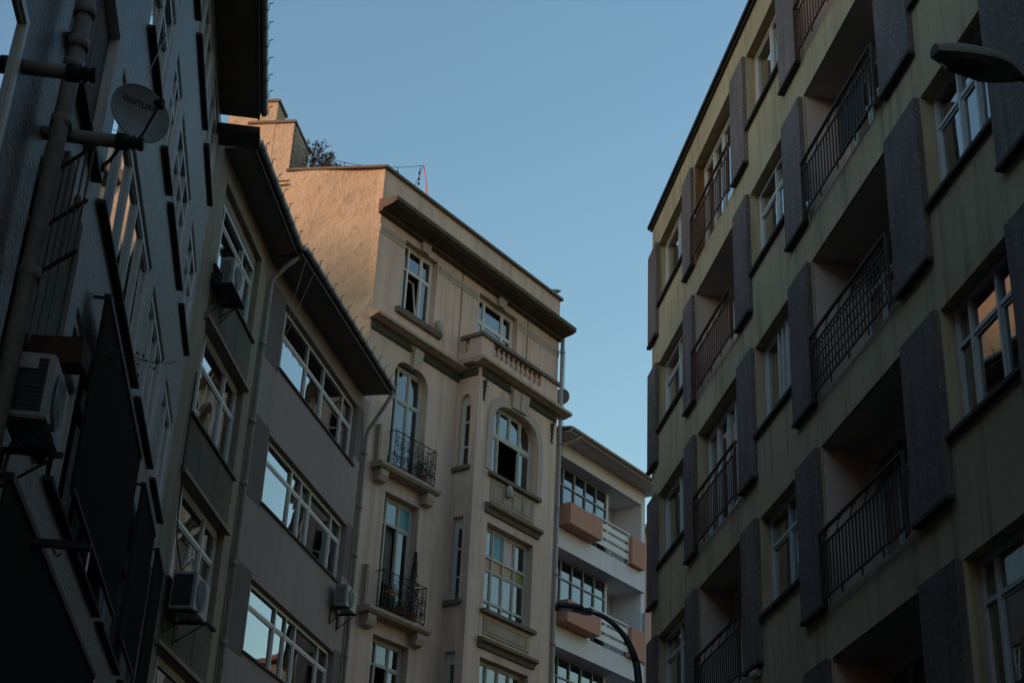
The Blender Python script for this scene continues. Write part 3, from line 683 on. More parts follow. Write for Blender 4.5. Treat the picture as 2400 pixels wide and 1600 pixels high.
# gable wall, running off behind the grey roof, with chimney stacks
ga = R(-81); gd = Vector((math.sin(ga), math.cos(ga), 0)); P0 = FB.W(BU0, 0, 0); gn = Vector((math.cos(ga), -math.sin(ga), 0))   # gn points away from the viewer
def G(s, back, z): return FB.inv(P0 + gd * s + gn * back + Vector((0, 0, z)))
def gbox(m, s0, s1, b0, b1, z0, z1):
    c = [G(s, b, z) for z in (z0, z1) for s, b in ((s0, b0), (s1, b0), (s1, b1), (s0, b1))]
    for f in ((3, 2, 1, 0), (4, 5, 6, 7), (0, 1, 5, 4), (1, 2, 6, 5), (2, 3, 7, 6), (3, 0, 4, 7)): m.q(*[c[i] for i in f])
m = MB(); ns, nz = 40, 60
def gp(i, j):
    s_ = 7.5 * i / ns; z_ = 23.8 * j / nz
    return G(s_, .05 * (math.sin(s_ * 1.9 + z_ * .7) * math.sin(z_ * 1.3 - s_ * .6)) * (0 if i == 0 else 1), z_)
m.smooth = True
for i in range(ns):
    for j in range(nz): m.q(gp(i, j), gp(i + 1, j), gp(i + 1, j + 1), gp(i, j + 1))
FB.obj('gable_wall', m, [M_GABLE], BB, (BU0, 0, 20))
m = MB(); m.q(G(7.5, 0, 0), G(7.5, 9, 0), G(7.5, 9, 23.8), G(7.5, 0, 23.8)); m.q((BU1, 0, 0), (BU1, 0, 23.8), (BU1, 9, 23.8), (BU1, 9, 0)); e9 = G(7.5, 9, 0)
m.q((BU1, 9, 0), (BU1, 9, 23.8), (e9[0], e9[1], 23.8), (e9[0], e9[1], 0)); FB.obj('rear_wall', m, [M_CITY], BB)
m = MB(); g7 = G(7.5, .1, 0); m.q((BU0 + .1, .1, 23.2), (BU1 - .1, .1, 23.2), (BU1 - .1, 9, 23.2), (e9[0], e9[1], 23.2), (g7[0], g7[1], 23.2)); FB.obj('roof_deck', m, [M_COPE], BB)
m = MB(); m.box(BU0 + .3, BU1 - .05, 3.6, 3.7, 0, 23.1); FB.obj('inner_wall', m, [M_DARKINT], BB)
for z in (4.4, 8.1, 11.8, 15.4, 19.2):
    m = MB(); m.box(BU0 + .3, BU1 - .05, .35, 3.59, z - .2, z); FB.obj('floor_slab', m, [M_DARKINT], BB)
# parapet coping
m = MB(); m.box(BU0 - .05, BU1 + .06, -.09, .28, 23.8, 23.88); FB.obj('parapet_coping', m, [M_DARKTRIM], BB, (30, 0, 23.8))
m = MB(); gbox(m, -.02, 2.72, -.09, .25, 23.8, 23.87); FB.obj('parapet_coping', m, [M_DARKTRIM], BB, (25.7, 0, 23.8))
# chimneys
for (s0, s1, b1, z1, z0) in ((2.68, 3.95, 1.5, 25.40, 23.0), (3.22, 4.6, .7, 26.12, 23.0)):
    m = MB(); gbox(m, s0, s1, (-.001 if z1 < 26 else -.01), b1, z0, z1); c = FB.obj('chimney_stack', m, [M_GABLE], BB, G(s0, 0, z0))
    m = MB(); gbox(m, s0 - .05, s1 + .05, -.06, b1 + .06, z1, z1 + .08); FB.obj('chimney_cap', m, [M_DARKTRIM], c, G(s0, 0, z1))
m = MB()
kb = 0
brick_me = {}
for r in range(18):                                                  # the brick side of the chimney, brick by brick
    for k in range(7):
        b0 = .03 + k * .21 + (.1 if r % 2 else 0); b1 = min(b0 + .2, 1.48)
        if b1 - b0 < .04: continue
        zz = 23.86 + r * .085
        mm = MB(); gbox(mm, 2.655 + random.uniform(-.004, .004), 2.679, b0, b1, zz, zz + .075)
        o = FB.obj('brick', mm, [M_TRIM], [x for x in BB.children if x.name.startswith('chimney_stack')][0], G(2.67, b0, zz))
m = MB(); gbox(m, 2.66, 3.05, -.09, 0, 23.36, 23.42); gbox(m, 2.66, 3.0, -.07, 0, 23.50, 23.55); FB.obj('ledge', m, [M_GABLE], BB, G(2.8, 0, 23.4))
# main cornice and string courses
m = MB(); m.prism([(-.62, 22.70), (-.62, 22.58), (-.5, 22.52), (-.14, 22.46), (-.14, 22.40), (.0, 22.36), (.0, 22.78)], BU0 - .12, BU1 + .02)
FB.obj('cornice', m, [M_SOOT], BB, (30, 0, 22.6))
for (a0, a1) in ((BU0, 26.75), (28.3, 30.12), (32.2, BU1)):
    m = MB(); m.prism([(.01, 21.84), (-.018, 21.86), (-.018, 21.95), (-.030, 21.97), (-.036, 21.98), (-.036, 22.08), (.01, 22.08)], a0, a1); FB.obj('string_course', m, [M_KEY], BB, (a0, 0, 22))
def corn_prof(o, z): return [(-o, z + .10), (-.12 - o, z + .11), (-.24 - o, z + .15), (-.33 - o, z + .17), (-.33 - o, z + .25), (-.26 - o, z + .29), (.0 - o, z + .31)]
m = MB(); m.prism(corn_prof(0, 19.16), BU0 - .1, BAY0 - .02); FB.obj('string_course', m, [M_TRIM], BB, (27.5, 0, 19.2))
m = MB(); m.prism([(a, b) for a, b in corn_prof(BAYO, 19.26)], BAY0 - .30, BAY1 + .30); FB.obj('bay_cornice', m, [M_TRIM], BB, (31, -.7, 19.3))
m = MB(); m.prism([(-BAYO - .03, 19.42), (0, 19.42), (0, 19.545), (-BAYO - .03, 19.545)], BAY0 - .30, BAY0); FB.obj('bay_cornice', m, [M_TRIM], BB, (29.4, -.4, 19.4)); m = MB(); m.box(BAY1, BAY1 + .30, -BAYO - .03, 0, 19.42, 19.55); FB.obj('bay_cornice', m, [M_TRIM], BB, (33.4, -.4, 19.4))
def frieze(fn, a0, a1, z0, z1):
    m = MB(); n = int((a1 - a0) / .075)
    m.box(*fn(a0, a1, 0, .03), z0, z1)
    for i in range(n):
        a = a0 + (i + .5) * (a1 - a0) / n; c = fn(a - .03, a + .03, .03, .055); zz = (z0 + z1) / 2
        m.box(*c, zz - .075 - .02 * (i % 2), zz + .07 - .03 * ((i + 1) % 2)); c = fn(a + .02, a + .045, .03, .045); m.box(*c, z0 + .01, z0 + .05)
    FB.obj('carved_frieze', m, [M_CARVED], BB, ((a0 + a1) / 2, 0, z0) if False else None)
ff = lambda a, b, o0, o1: (a, b, -o1, -o0)
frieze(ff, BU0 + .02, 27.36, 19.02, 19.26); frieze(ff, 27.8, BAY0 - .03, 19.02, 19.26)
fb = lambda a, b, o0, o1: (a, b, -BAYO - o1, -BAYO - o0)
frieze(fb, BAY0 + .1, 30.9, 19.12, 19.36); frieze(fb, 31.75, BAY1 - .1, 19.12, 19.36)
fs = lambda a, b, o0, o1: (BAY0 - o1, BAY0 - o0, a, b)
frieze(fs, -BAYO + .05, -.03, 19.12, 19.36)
for ua in (BAY0 + .14, BAY1 - .34):                                  # carved drops at the bay corners
    m = MB()
    for i in range(9):
        r = .075 - .006 * i; zz = 19.02 - i * .07; m.lathe((ua + .08 + .012 * (-1) ** i, -BAYO - .02, zz), [(.01, -.04), (r, -.015), (r * .9, .015), (.01, .04)], 7)
    FB.obj('carved_drop', m, [M_CARVED], BB, (ua, -BAYO, 19))
# keystones
def keystone(u0, u1, b0, b1, z0, z1, y, th=.12, mat=None):
    m = MB(); f = [(b0, y - th * .7, z0), (b1, y - th * .7, z0), (u1, y - th, z1), (u0, y - th, z1)]; k = [(b0, y, z0), (b1, y, z0), (u1, y, z1), (u0, y, z1)]
    m.q(*f); m.q(*k[::-1])
    for i in range(4): j = (i + 1) % 4; m.q(f[i], k[i], k[j], f[j])
    FB.obj('keystone', m, [mat or M_KEY], BB, ((u0 + u1) / 2, y, z0))
keystone(27.40, 27.80, 27.44, 27.72, 22.12, 22.46, 0); keystone(31.02, 31.42, 31.06, 31.34, 22.12, 22.46, 0); keystone(27.40, 27.78, 27.44, 27.70, 18.58, 19.16, 0, .14)
keystone(30.94, 31.3, 30.98, 31.3, 18.72, 19.26, -BAYO, .13); keystone(31.32, 31.7, 31.32, 31.62, 18.72, 19.26, -BAYO, .16)
# stone surround of the bay arch
m = MB(); pts = []
for i in range(25):
    t = math.pi * i / 24; c, s_ = math.cos(t), math.sin(t)
    for k, (hw, top) in enumerate(((1.085, 18.67), (1.32, 18.92))):
        pts.append((31.275 - hw * math.copysign(abs(c) ** .6, c), 17.6 + (top - 17.6) * s_ ** .6))
for i in range(24):
    a, b, c, d = pts[2 * i], pts[2 * i + 1], pts[2 * i + 3], pts[2 * i + 2]
    for y in (-BAYO - .035,): m.q((a[0], y, a[1]), (d[0], y, d[1]), (c[0], y, c[1]), (b[0], y, b[1]))
    m.q((b[0], -BAYO - .035, b[1]), (c[0], -BAYO - .035, c[1]), (c[0], -BAYO, c[1]), (b[0], -BAYO, b[1])); m.q((a[0], -BAYO - .035, a[1]), (a[0], -BAYO, a[1]), (d[0], -BAYO, d[1]), (d[0], -BAYO - .035, d[1]))
m.box(29.955, 30.19, -BAYO - .035, -BAYO, 16.6, 17.6); m.box(32.36, 32.595, -BAYO - .035, -BAYO, 16.6, 17.6); FB.obj('arch_surround', m, [M_KEY], BB, (31.3, -.7, 17.6))
# bay sills, panels, hoods per storey
for (zs, zh, zw) in ((16.52, 15.6, 0), (12.80, 12.02, 0), (9.14, 8.4, 0), (5.44, 4.7, 0)):
    sill(FB, BB, 30.1, 32.5, zs + .02, .13, .1, M_DARKTRIM, y=-BAYO, inn=.2)
    m = MB(); m.box(30.25, 32.3, -BAYO - .03, -BAYO + .0, zh + .18, zs - .14)
    pn = FB.obj('sill_panel', m, [M_TRIM], BB, (31.3, -.7, zh))
    nn = 4 if zs > 16 else 1
    for i in range(nn):
        w = 1.85 / nn; a = 30.35 + i * w; k = MB()
        for (x0, x1, z0, z1) in ((a, a + w - .04, zh + .26, zh + .285), (a, a + w - .04, zs - .23, zs - .205), (a, a + .025, zh + .285, zs - .23), (a + w - .065, a + w - .04, zh + .285, zs - .23)): k.box(x0, x1, -BAYO - .045, -BAYO - .03, z0, z1)
        FB.obj('panel_moulding', k, [M_TRIM], pn, (a, -.7, zh))
    m = MB(); m.prism([(-BAYO, zh - .22), (-BAYO - .06, zh - .2), (-BAYO - .1, zh - .1), (-BAYO - .2, zh - .06), (-BAYO - .2, zh + .02), (-BAYO, zh + .08)], 30.05, 32.55); FB.obj('hood_moulding', m, [M_DARKTRIM], BB, (31.3, -.7, zh))
# balustrade on the bay roof
m = MB(); m.box(BAY0 + .02, BAY1 - .02, -BAYO + .0, -BAYO + .22, 19.5, 19.93); m.box(BAY0 + .02, BAY0 + .24, -BAYO + .22, -.0, 19.5, 19.93)
m.box(BAY0 + .02, 30.06, -BAYO, -BAYO + .22, 19.93, 20.32); m.box(BAY0 + .02, BAY0 + .24, -BAYO + .22, -BAYO + .42, 19.93, 20.32); m.box(32.42, BAY1 - .02, -BAYO, -BAYO + .22, 19.93, 20.32); m.box(BAY0 + .02, BAY0 + .24, -.12, 0, 19.93, 20.32)
bp = FB.obj('balustrade', m, [M_BEIGE], BB, (31, -.6, 19.6))
m = MB(); m.box(BAY0 - .05, BAY1 + .05, -BAYO - .07, -BAYO + .28, 20.32, 20.42); m.box(BAY0 - .05, BAY0 + .3, -BAYO + .28, 0, 20.32, 20.42); FB.obj('hand_rail', m, [M_DARKTRIM], bp, (31, -.7, 20.4))
k = MB(); k.lathe((0, 0, 0), [(.07, 0), (.07, .05), (.04, .07), (.085, .15), (.075, .22), (.035, .31), (.055, .34), (.07, .35), (.07, .39)], 10); bme = k.mesh('baluster', M_BEIGE)
for i in range(10): FB.obj('baluster', bme, None, bp, (30.19 + i * .235, -BAYO + .11, 19.93))
for y in (-.22, -.05 - .14): pass
FB.obj('baluster', bme, None, bp, (BAY0 + .13, -.19, 19.93))
# windows
SH = M_SHEER
w1 = window(FB, BB, 26.81, 28.21, 20.07, 22.14, .16, (0, .22, .68, 1), 21.42, fw=.07, curtains=(), missing=((1, 0),))
m = MB(); m.box(-.29, .29, -.02, .02, 0, .05); m.box(-.29, .29, -.02, .02, 1.17, 1.22); m.box(-.29, -.24, -.02, .02, .05, 1.17); m.box(.24, .29, -.02, .02, .05, 1.17); sh_ = m.mesh('sash', M_FRAME)
sa = FB.obj('sash', sh_, None, w1, (27.44, .21, 20.15), rot=(R(-9), 0, 0)); sa['label'] = 'tilted sash standing ajar'
w2 = window(FB, BB, 30.21, 32.09, 20.22, 22.14, .16, (0, .22, .74, 1), 21.38, fw=.07, curtains=((.05, .8, .55, 1, SH),))
window(FB, BB, 26.81, 28.21, 15.60, 18.6, .2, (0, .24, .64, 1), 17.68, fw=.08, mat=M_FRAMEOLD, curtains=((.2, .7, 0, 1, SH),), name='balcony_door')
window(FB, BB, 26.86, 28.21, 11.97, 14.99, .2, (0, .2, .62, 1), 14.3, fw=.08, mat=M_FRAMEOLD, missing=((1, 0),), films={(2, 1): M_TAPE, (0, 1): M_TAPE}, curtains=((.4, .62, .3, 1, M_DRAPE),), name='balcony_door')
window(FB, BB, 26.86, 28.21, 8.32, 11.39, .2, (0, .24, .66, 1), 10.78, fw=.08, mat=M_FRAMEOLD, missing=((1, 0),), name='balcony_door')
window(FB, BB, 26.86, 28.21, 4.72, 7.59, .2, (0, .24, .66, 1), 7.0, fw=.08, mat=M_FRAMEOLD, name='balcony_door')
window(FB, BB, 30.21, 32.34, 17.80, 18.64, -BAYO + .2, (0, .25, .5, .75, 1), None, fw=.06, mat=M_FRAMEOLD)
window(FB, BB, 30.21, 32.34, 16.6, 17.795, -BAYO + .2, (0, .24, .74, 1), None, fw=.06, mat=M_FRAMEOLD, missing=((1, 0),), curtains=((.03, .24, 0, 1, SH), (.78, .97, 0, 1, SH)))
window(FB, BB, 30.21, 32.34, 12.88, 15.14, -BAYO + .2, (0, .25, .5, .75, 1), (13.15, 14.0, 14.34), fw=.06, mat=M_FRAMEOLD, bar=.045,
       films={(1, 3): M_TAPE, (2, 3): M_TAPE2, (0, 2): M_TAPE3, (1, 2): M_TAPE3, (2, 2): M_TAPE3, (3, 2): M_TAPE4})
window(FB, BB, 30.21, 32.34, 9.22, 11.58, -BAYO + .2, (0, .25, .5, .75, 1), 10.8, fw=.06, mat=M_FRAMEOLD)
window(FB, BB, 30.21, 32.34, 5.52, 7.88, -BAYO + .2, (0, .25, .5, .75, 1), 7.1, fw=.06, mat=M_FRAMEOLD)
for (y0, y1, z0, z1) in so_:                                         # slit windows on the bay cheek
    m = MB(); x = BAY0 + .12
    m.box(x, x + .06, y0, y0 + .05, z0, z1); m.box(x, x + .06, y1 - .12, y1, z0, z1); m.box(x, x + .06, y0 + .05, y1 - .12, z0, z0 + .05); m.box(x, x + .06, y0 + .05, y1 - .12, z1 - .3, z1)
    for f in (.28, .62): zz = z0 + (z1 - z0) * f; m.box(x, x + .06, y0 + .05, y1 - .12, zz - .025, zz + .025)
    fr = FB.obj('slit_window', m, [M_FRAMEOLD], BB, (x, y0, z0))
    k = MB(); k.box(x + .03, x + .036, y0 + .05, y1 - .12, z0 + .05, z1 - .3); FB.obj('pane', k, [M_GLASSDK], fr, (x, y0, z0))
    k = MB(); k.prism([(y0 - .1, z0 - .13), (y1 + .08, z0 - .13), (y1 + .08, z0 - .02), (y0 - .1, z0 - .02)], BAY0 - .11, BAY0 + .02); FB.obj('window_sill', k, [M_DARKTRIM], BB, (BAY0, y0, z0))
m = MB(); m.prism([(-.13, 20.0), (-.10, 19.9), (.0, 19.88), (.2, 20.03), (.2, 20.05), (-.13, 20.05)], 26.6, 28.5); FB.obj('window_sill', m, [M_DARKTRIM], BB, (27.5, 0, 20))
# french balconies: slab with brackets and scrolled iron
for zi, zs in enumerate((15.56, 11.93, 8.28)):
    m = MB(); m.prism([(-.36, zs - .02), (-.36, zs - .1), (-.30, zs - .16), (0, zs - .18), (0, zs)], 26.2, 28.62); sl_ = FB.obj('balcony_slab', m, [M_TRIM], BB, (27.4, -.2, zs))
    for uu in (26.32, 28.2):
        m = MB(); m.prism([(-.26, zs - .18), (-.26, zs - .32), (-.2, zs - .46), (0, zs - .5), (0, zs - .18)], uu, uu + .3); FB.obj('bracket', m, [M_TRIM], sl_, (uu, 0, zs))
    m = MB(); m.box(26.30, 26.39, -.12, 0, zs, zs + 1.02); FB.obj('end_post', m, [M_TRIM], sl_, (26.35, 0, zs))
    # iron railing
    m = MB(); y = -.27; a, b = 26.75, 28.4
    for z in (zs + .06, zs + .98): m.tube([(a, y, z), (b, y, z)], .014, 5); m.tube([(b, y, z), (b, 0, z)], .014, 5); m.tube([(a, y, z), (a, 0, z)], .014, 5)
    m.tube([(a, y, zs + .82), (b, y, zs + .82)], .009, 5)
    for uu in (a, b): m.tube([(uu, y, zs), (uu, y, zs + 1.0)], .014, 5)
    rl = FB.obj('railing', m, [M_IRON], sl_, (27.5, y, zs))
    key = 'ironscroll'
    if key not in CACHE:
        k = MB()
        def spiral(cx, cz, r0, turns, sgn, st):
            return [(cx + r0 * (1 - i / 26) * math.cos(st + sgn * turns * 2 * math.pi * i / 24), 0, cz + r0 * (1 - i / 26) * math.sin(st + sgn * turns * 2 * math.pi * i / 24)) for i in range(25)]
        k.tube([(0, 0, .02), (0, 0, .78)], .009, 5)
        for cx, cz, r0, sg, st in ((.07, .18, .085, 1, math.pi), (-.07, .32, .085, -1, 0), (.07, .48, .085, -1, math.pi), (-.07, .62, .085, 1, 0)): k.tube(spiral(cx, cz, r0, 1.4, sg, st), .009, 5)
        k.tube([(0, 0, .78), (.06, 0, .84), (0, 0, .92), (-.06, 0, .84), (0, 0, .78)], .007, 5)
        for z in (.25, .55): k.lathe((0, 0, z), [(.005, -.03), (.028, -.01), (.028, .01), (.005, .03)], 6)
        CACHE[key] = k.mesh('scroll', M_IRON)
    for i in range(8): FB.obj('scroll', CACHE[key], None, rl, (a + .1 + i * (b - a - .2) / 7, y, zs + .06))
    o = FB.obj('scroll', CACHE[key], None, rl, (b, -.14, zs + .06), rot=(0, 0, R(90)))
# round wall lamps
for (u, y, z) in ((28.36, -.08, 20.2), (30.98 * 1.0, -BAYO - .09, 16.22)):
    m = MB(); m.lathe((u, y, z), [(.05, -.16), (.1, -.12), (.11, .02), (.09, .14), (.03, .2)], 12); m.box(u - .04, u + .04, y, y + .1, z - .05, z + .05); FB.obj('wall_lamp', m, [M_PIPE], BB, (u, y, z))
downpipe(FB, BB, [(BU1 - .02, -.16, 22.45), (BU1 - .02, -.16, .1)], .06, M_PIPE, [(BU1 - .02, -.16, z) for z in (22.0, 19.0, 17.0, 15, 13, 11)])
for (uu, zz) in ((29.36, 19.6), (32.62, 20.5)): m = MB(); m.tube([(uu, -.012, 22.4), (uu, -.012, zz)], .012, 5); FB.obj('conduit', m, [M_DARKTRIM], BB, (uu, 0, 21))

# ================================================================ white building
FW = Fac(35.9, 23.25, -1, 37)
WB = FW.root('apartment_building', 'white building with salmon balcony boxes and a deep overhanging eave', 'building')
WU0, WU1 = 34.42, 39.85
TOPS = [18.95, 16.05, 13.15, 10.25, 7.35]
lo = [(34.78, 39.62, z - 2.3, z, 1.1) for z in TOPS]
m = MB(); grid_wall(m, Pf, WU0, WU1, 0, 19.6, lo, 1.1); FW.obj('facade_wall', m, [M_WHITEW], WB)
hull(FW, WB, WU0, WU1, 19.6, 9, [z - 2.35 for z in TOPS], y0=.01, imat=M_WHITEW)
for i, z in enumerate(TOPS):
    b = z - 2.3
    # slanting screen wall of windows: glazed strip in front, open loggia at the right
    window(FW, WB, 34.84, 38.2, b + .02, z - .02, .42, (0, .06, .25, .44, .63, .82, 1), z - .6, fw=.05, mat=M_FRAMEGREY, curtains=((.07, .6, 0, .75, M_SHEER),) if i != 1 else ((.62, .98, 0, .75, M_DRAPE),), bar=.04)
    m = MB(); m.box(34.79, 34.84, .02, 1.08, b, z); FW.obj('cheek_wall', m, [M_WHITEW], WB, (34.8, 0, b)); m = MB(); m.box(38.2, 38.3, .42, 1.095, b + .012, z - .012); FW.obj('cheek_wall', m, [M_WHITEW], WB, (38.2, 0, b))
    m = MB(); m.q((34.79, 1.094, b), (39.6, 1.094, b), (39.6, 1.094, z), (34.79, 1.094, z)); FW.obj('loggia_back', m, [M_WHITEW], WB, (37, 1.1, b))
    # slab band
    m = MB(); m.box(WU0 + .1, 39.7, -.10, -.002, b - .62, b - .02); FW.obj('slab_band', m, [M_WHITEW], WB, (37, 0, b))
    # salmon boxes
    zb = b + .02
    m = MB(); o = .55
    for (a0, a1, mt) in ((34.66, 36.42, 0),):
        m.box(a0, a1, -o, -.004, zb - .02, zb + .62)
    FW.obj('balcony_box', m, [M_SALMON], WB, (35.5, -.3, zb))
    m = MB(); m.box(38.62, 39.4, -.28, -.004, zb - .02, zb + .85); m.box(38.66, 39.36, -.26, -.02, zb + .85, zb + .87); FW.obj('balcony_box', m, [M_SALMON], WB, (39, -.2, zb))
    # white railing of flat slats
    m = MB(); y = -.16; a0, a1 = 36.46, 38.6
    m.box(a0, a1, y - .02, y + .045, zb + .9, zb + .94)
    for uu in (a0 + .02, (a0 + a1) / 2, a1 - .02): m.box(uu - .018, uu + .018, y + .012, y + .045, zb - .02, zb + .9)
    rl = FW.obj('railing', m, [M_FRAME], WB, (37.5, y, zb))
    for (z0, z1) in ((.08, .27), (.36, .55), (.64, .80)):
        k = MB(); k.box(a0 + .01, a1 - .01, y - .012, y + .01, zb + z0, zb + z1); FW.obj('slat', k, [M_FRAME], rl, (37.5, y, zb + z0))
eave(FW, WB, WU0, WU1 + .35, 19.42, .62, 9, .2, M_WHITESOFF, spikes=False, gmat=M_PIPE, fascia=.10, fmat=M_WHITESOFF)
downpipe(FW, WB, [(34.95, -.7, 19.45), (34.8, -.45, 19.25), (34.55, -.1, 19.1), (34.5, -.08, 19.0), (34.5, -.08, .1)], .045, M_PIPE)
downpipe(FW, WB, [(39.72, -.07, 15.4), (39.72, -.07, .1)], .045, M_PIPE)

# pink building beyond
FP = Fac(35.9, 23.6, -1, 44)
PB = FP.root('apartment_building', 'sliver of a pink building beyond the white one with a white flat roof edge', 'building')
m = MB(); grid_wall(m, Pf, 40.3, 50, 0, 18.4, [(a, a + 1.5, z, z + 1.5) for a in (42, 45, 47.5) for z in (4, 7, 10, 13, 16)], .2); FP.obj('facade_wall', m, [M_PINK], PB)
hull(FP, PB, 40.3, 50, 18.4, 9, [6, 9, 12, 15], y0=.01, imat=M_PINK)
for a in (42, 45, 47.5):
    for z in (4, 7, 10, 13, 16): window(FP, PB, a + .01, a + 1.49, z + .01, z + 1.49, .12, (0, .5, 1), None)
m = MB(); m.box(40.2, 50, -.4, .3, 18.4, 18.52); FP.obj('roof_edge', m, [M_FRAME], PB, (44, 0, 18.4))

# ================================================================ blocks out of sight: a house for window reflections, a row added to shade the low sun
def block(x, y, w, d, h, rot, label, mat, roof=None, group=None):
    o = bpy.data.objects.new('city_block', None); COL.objects.link(o); o.location = (x, y, 0); o.rotation_euler = (0, 0, R(rot)); tag(o, label, 'building', group)
    def ad(n, m, mt):
        k = bpy.data.objects.new(n, m.mesh(n, mt)); COL.objects.link(k); k.parent = o
    m = MB(); m.box(-w / 2, w / 2, -d / 2, d / 2, 0, h); ad('wall', m, mat)
    k = MB(); k.box(-.65, .65, -.02, .02, 0, 1.5); wm = k.mesh('window', M_GLASSDK); k = MB(); k.box(-.72, .72, -.05, .03, -.08, 0); wsm = k.mesh('window_sill', M_TRIM)
    s_ = -1 if roof else 1
    for i in range(int(w / 2.6)):
        for j in range(int(h / 3)):
            for n_, me_ in (('window', wm), ('window_sill', wsm)):
                q_ = bpy.data.objects.new(n_, me_); COL.objects.link(q_); q_.parent = o; q_.location = (-w / 2 + 1.45 + i * 2.6, s_ * d / 2, 1.2 + j * 3)
    m = MB()
    if roof: m.prism([(-d / 2 - .5, h), (d / 2 + .5, h), (0, h + d * .22)], -w / 2 - .4, w / 2 + .4); ad('roof', m, roof)
    else: m.box(-w / 2 - .1, w / 2 + .1, -d / 2 - .1, d / 2 + .1, h, h + .15); ad('roof_coping', m, M_COPE)
block(22.5, 70, 16, 10, 19.5, 10, 'cream house with red tiled roof further up the street', M_CITY, M_REDTILE)
SHZ = 20.85
h0 = SHZ + 140 * math.tan(R(SUN_EL))  # added row is as tall as its shadow edge on the gable needs
sv = Vector((sd.x, sd.y, 0)).normalized(); pv = Vector((-sv.y, sv.x, 0)); cc = Vector((0, 20, 0)) + sv * 140
for i in range(5):
    q = cc + pv * (-56 + 28 * i); block(q.x, q.y, 27.5, 11, h0 + [.0, .15, 0, -.2, .1][i], 180 - SUN_AZ, ['northernmost buff block of the western row', 'slightly taller buff block second from the north in the western row', 'middle buff block of the western row', 'lowest buff block second from the south in the western row', 'southernmost buff block of the western row'][i], M_CITY, None, 'western city blocks')

# ================================================================ air conditioners
def ac_unit(F, u, o, z, L, Dp, H, label, blocked=False):
    """u near end, o = gap to wall; the fan faces the street, the slatted end faces down the street"""
    rt = F.root('air_conditioner', label, 'air conditioner', 'air conditioner units hung on the left houses', at=(u + L / 2, -o - Dp / 2, z))
    y1, y0 = -o, -o - Dp; m = MB()
    bmx = bmesh.new(); bmesh.ops.create_cube(bmx, size=1); bmesh.ops.scale(bmx, vec=(L, Dp, H), verts=bmx.verts); bmesh.ops.bevel(bmx, geom=bmx.edges[:], offset=.015, segments=2, affect='EDGES')
    me = bpy.data.meshes.new('casing'); bmx.to_mesh(me); bmx.free(); me.materials.append(M_ACWHITE); c = F.obj('casing', me, None, rt, (u + L / 2, (y0 + y1) / 2, z + H / 2))
    m = MB(); m.box(u - .006, u - .001, y0 + .05, y1 - .03, z + .05, z + H - .05); F.obj('coil', m, [M_ACDARK], rt, (u, y0, z))
    g = MB()
    for i in range(12): zz = z + .06 + (H - .12) * i / 11; g.box(u - .014, u - .006, y0 + .05, y1 - .03, zz - .006, zz + .006)
    for i in range(4): yy = y0 + .06 + (Dp - .11) * i / 3; g.box(u - .017, u - .008, yy - .004, yy + .004, z + .05, z + H - .05)
    F.obj('side_grille', g, [M_ACDARK if blocked else M_ACWHITE], rt, (u, y0, z))
    cx, cz, r = u + L * .42, z + H / 2, H * .42
    m = MB(); n = 28; m.q(*[(cx + r * math.cos(2 * math.pi * i / n), y0 - .002, cz + r * math.sin(2 * math.pi * i / n)) for i in range(n)]); F.obj('fan_opening', m, [M_ACDARK], rt, (cx, y0, cz))
    m = MB()
    for k in range(3):
        a = 2.094 * k + .4; p = [(.03, a - .3), (r * .85, a - .25), (r * .85, a + .35), (.03, a + .3)]; m.q(*[(cx + q * math.cos(t), y0 - .006 - .006 * (i % 3), cz + q * math.sin(t)) for i, (q, t) in enumerate(p)])
    F.obj('fan', m, [M_ACDARK], rt, (cx, y0, cz))
    m = MB()
    for k in range(7): rr = r * (k + 1) / 7; m.tube([(cx + rr * math.cos(2 * math.pi * i / 24), y0 - .022, cz + rr * math.sin(2 * math.pi * i / 24)) for i in range(24)], .004, 4, closed=True)
    for k in range(8): a = math.pi / 4 * k; m.tube([(cx, y0 - .022, cz), (cx + r * math.cos(a), y0 - .022, cz + r * math.sin(a))], .004, 4)
    F.obj('fan_grille', m, [M_ACWHITE], rt, (cx, y0, cz))
    for uu in (u + .1, u + L - .12):
        m = MB(); m.box(uu, uu + .035, y0 - .06, 0, z - .05, z - .005); m.box(uu, uu + .035, -.03, 0, z - .38, z - .05); m.tube([(uu + .017, -.02, z - .36), (uu + .017, y0, z - .05)], .012, 6); F.obj('bracket', m, [M_IRON], rt, (uu, 0, z))
    m = MB(); m.tube([(u + L * .8, y1 - .05, z + .1), (u + L * .95, -.05, z + .05), (u + L * .97, -.03, z - .3)], .018, 6); F.obj('hose', m, [M_PALECABLE], rt, (u + L * .8, y1, z))
    return rt
acn = ac_unit(FL, 10.95, .09, 6.08, .78, .33, .54, 'large white air conditioner on a bracket near the lower left corner', True)
m = MB(); m.box(10.92, 10.93, -.30, -.12, 6.47, 6.56); FL.obj('name_plate', m, [M_ACWHITE], acn, (10.93, -.2, 6.5))
ac_unit(FM, 23.18, .1, 14.42, .78, .26, .52, 'white air conditioner in front of the top window under the deep grey eave')
t = FM.root('metal_tray', 'thin metal tray shelf under the top air conditioner', 'shelf', at=(23.6, 0, 14.3)); m = MB(); m.box(23.06, 24.0, -.42, 0, 14.33, 14.36); m.box(23.06, 23.08, -.2, 0, 14.36, 14.55); FM.obj('plate', m, [M_IRON], t)
for uu in (23.3, 23.8): m = MB(); m.tube([(uu, -.03, 13.9), (uu, -.38, 14.33)], .014, 5); FM.obj('stay', m, [M_IRON], t)
ac_unit(FM, 23.15, .1, 8.46, .86, .40, .62, 'large dark sided air conditioner under the third stained window', True)
ac_unit(FG, 31.42, .1, 11.38, .74, .30, .50, 'small air conditioner at the right end of the grey facade below the second window strip')

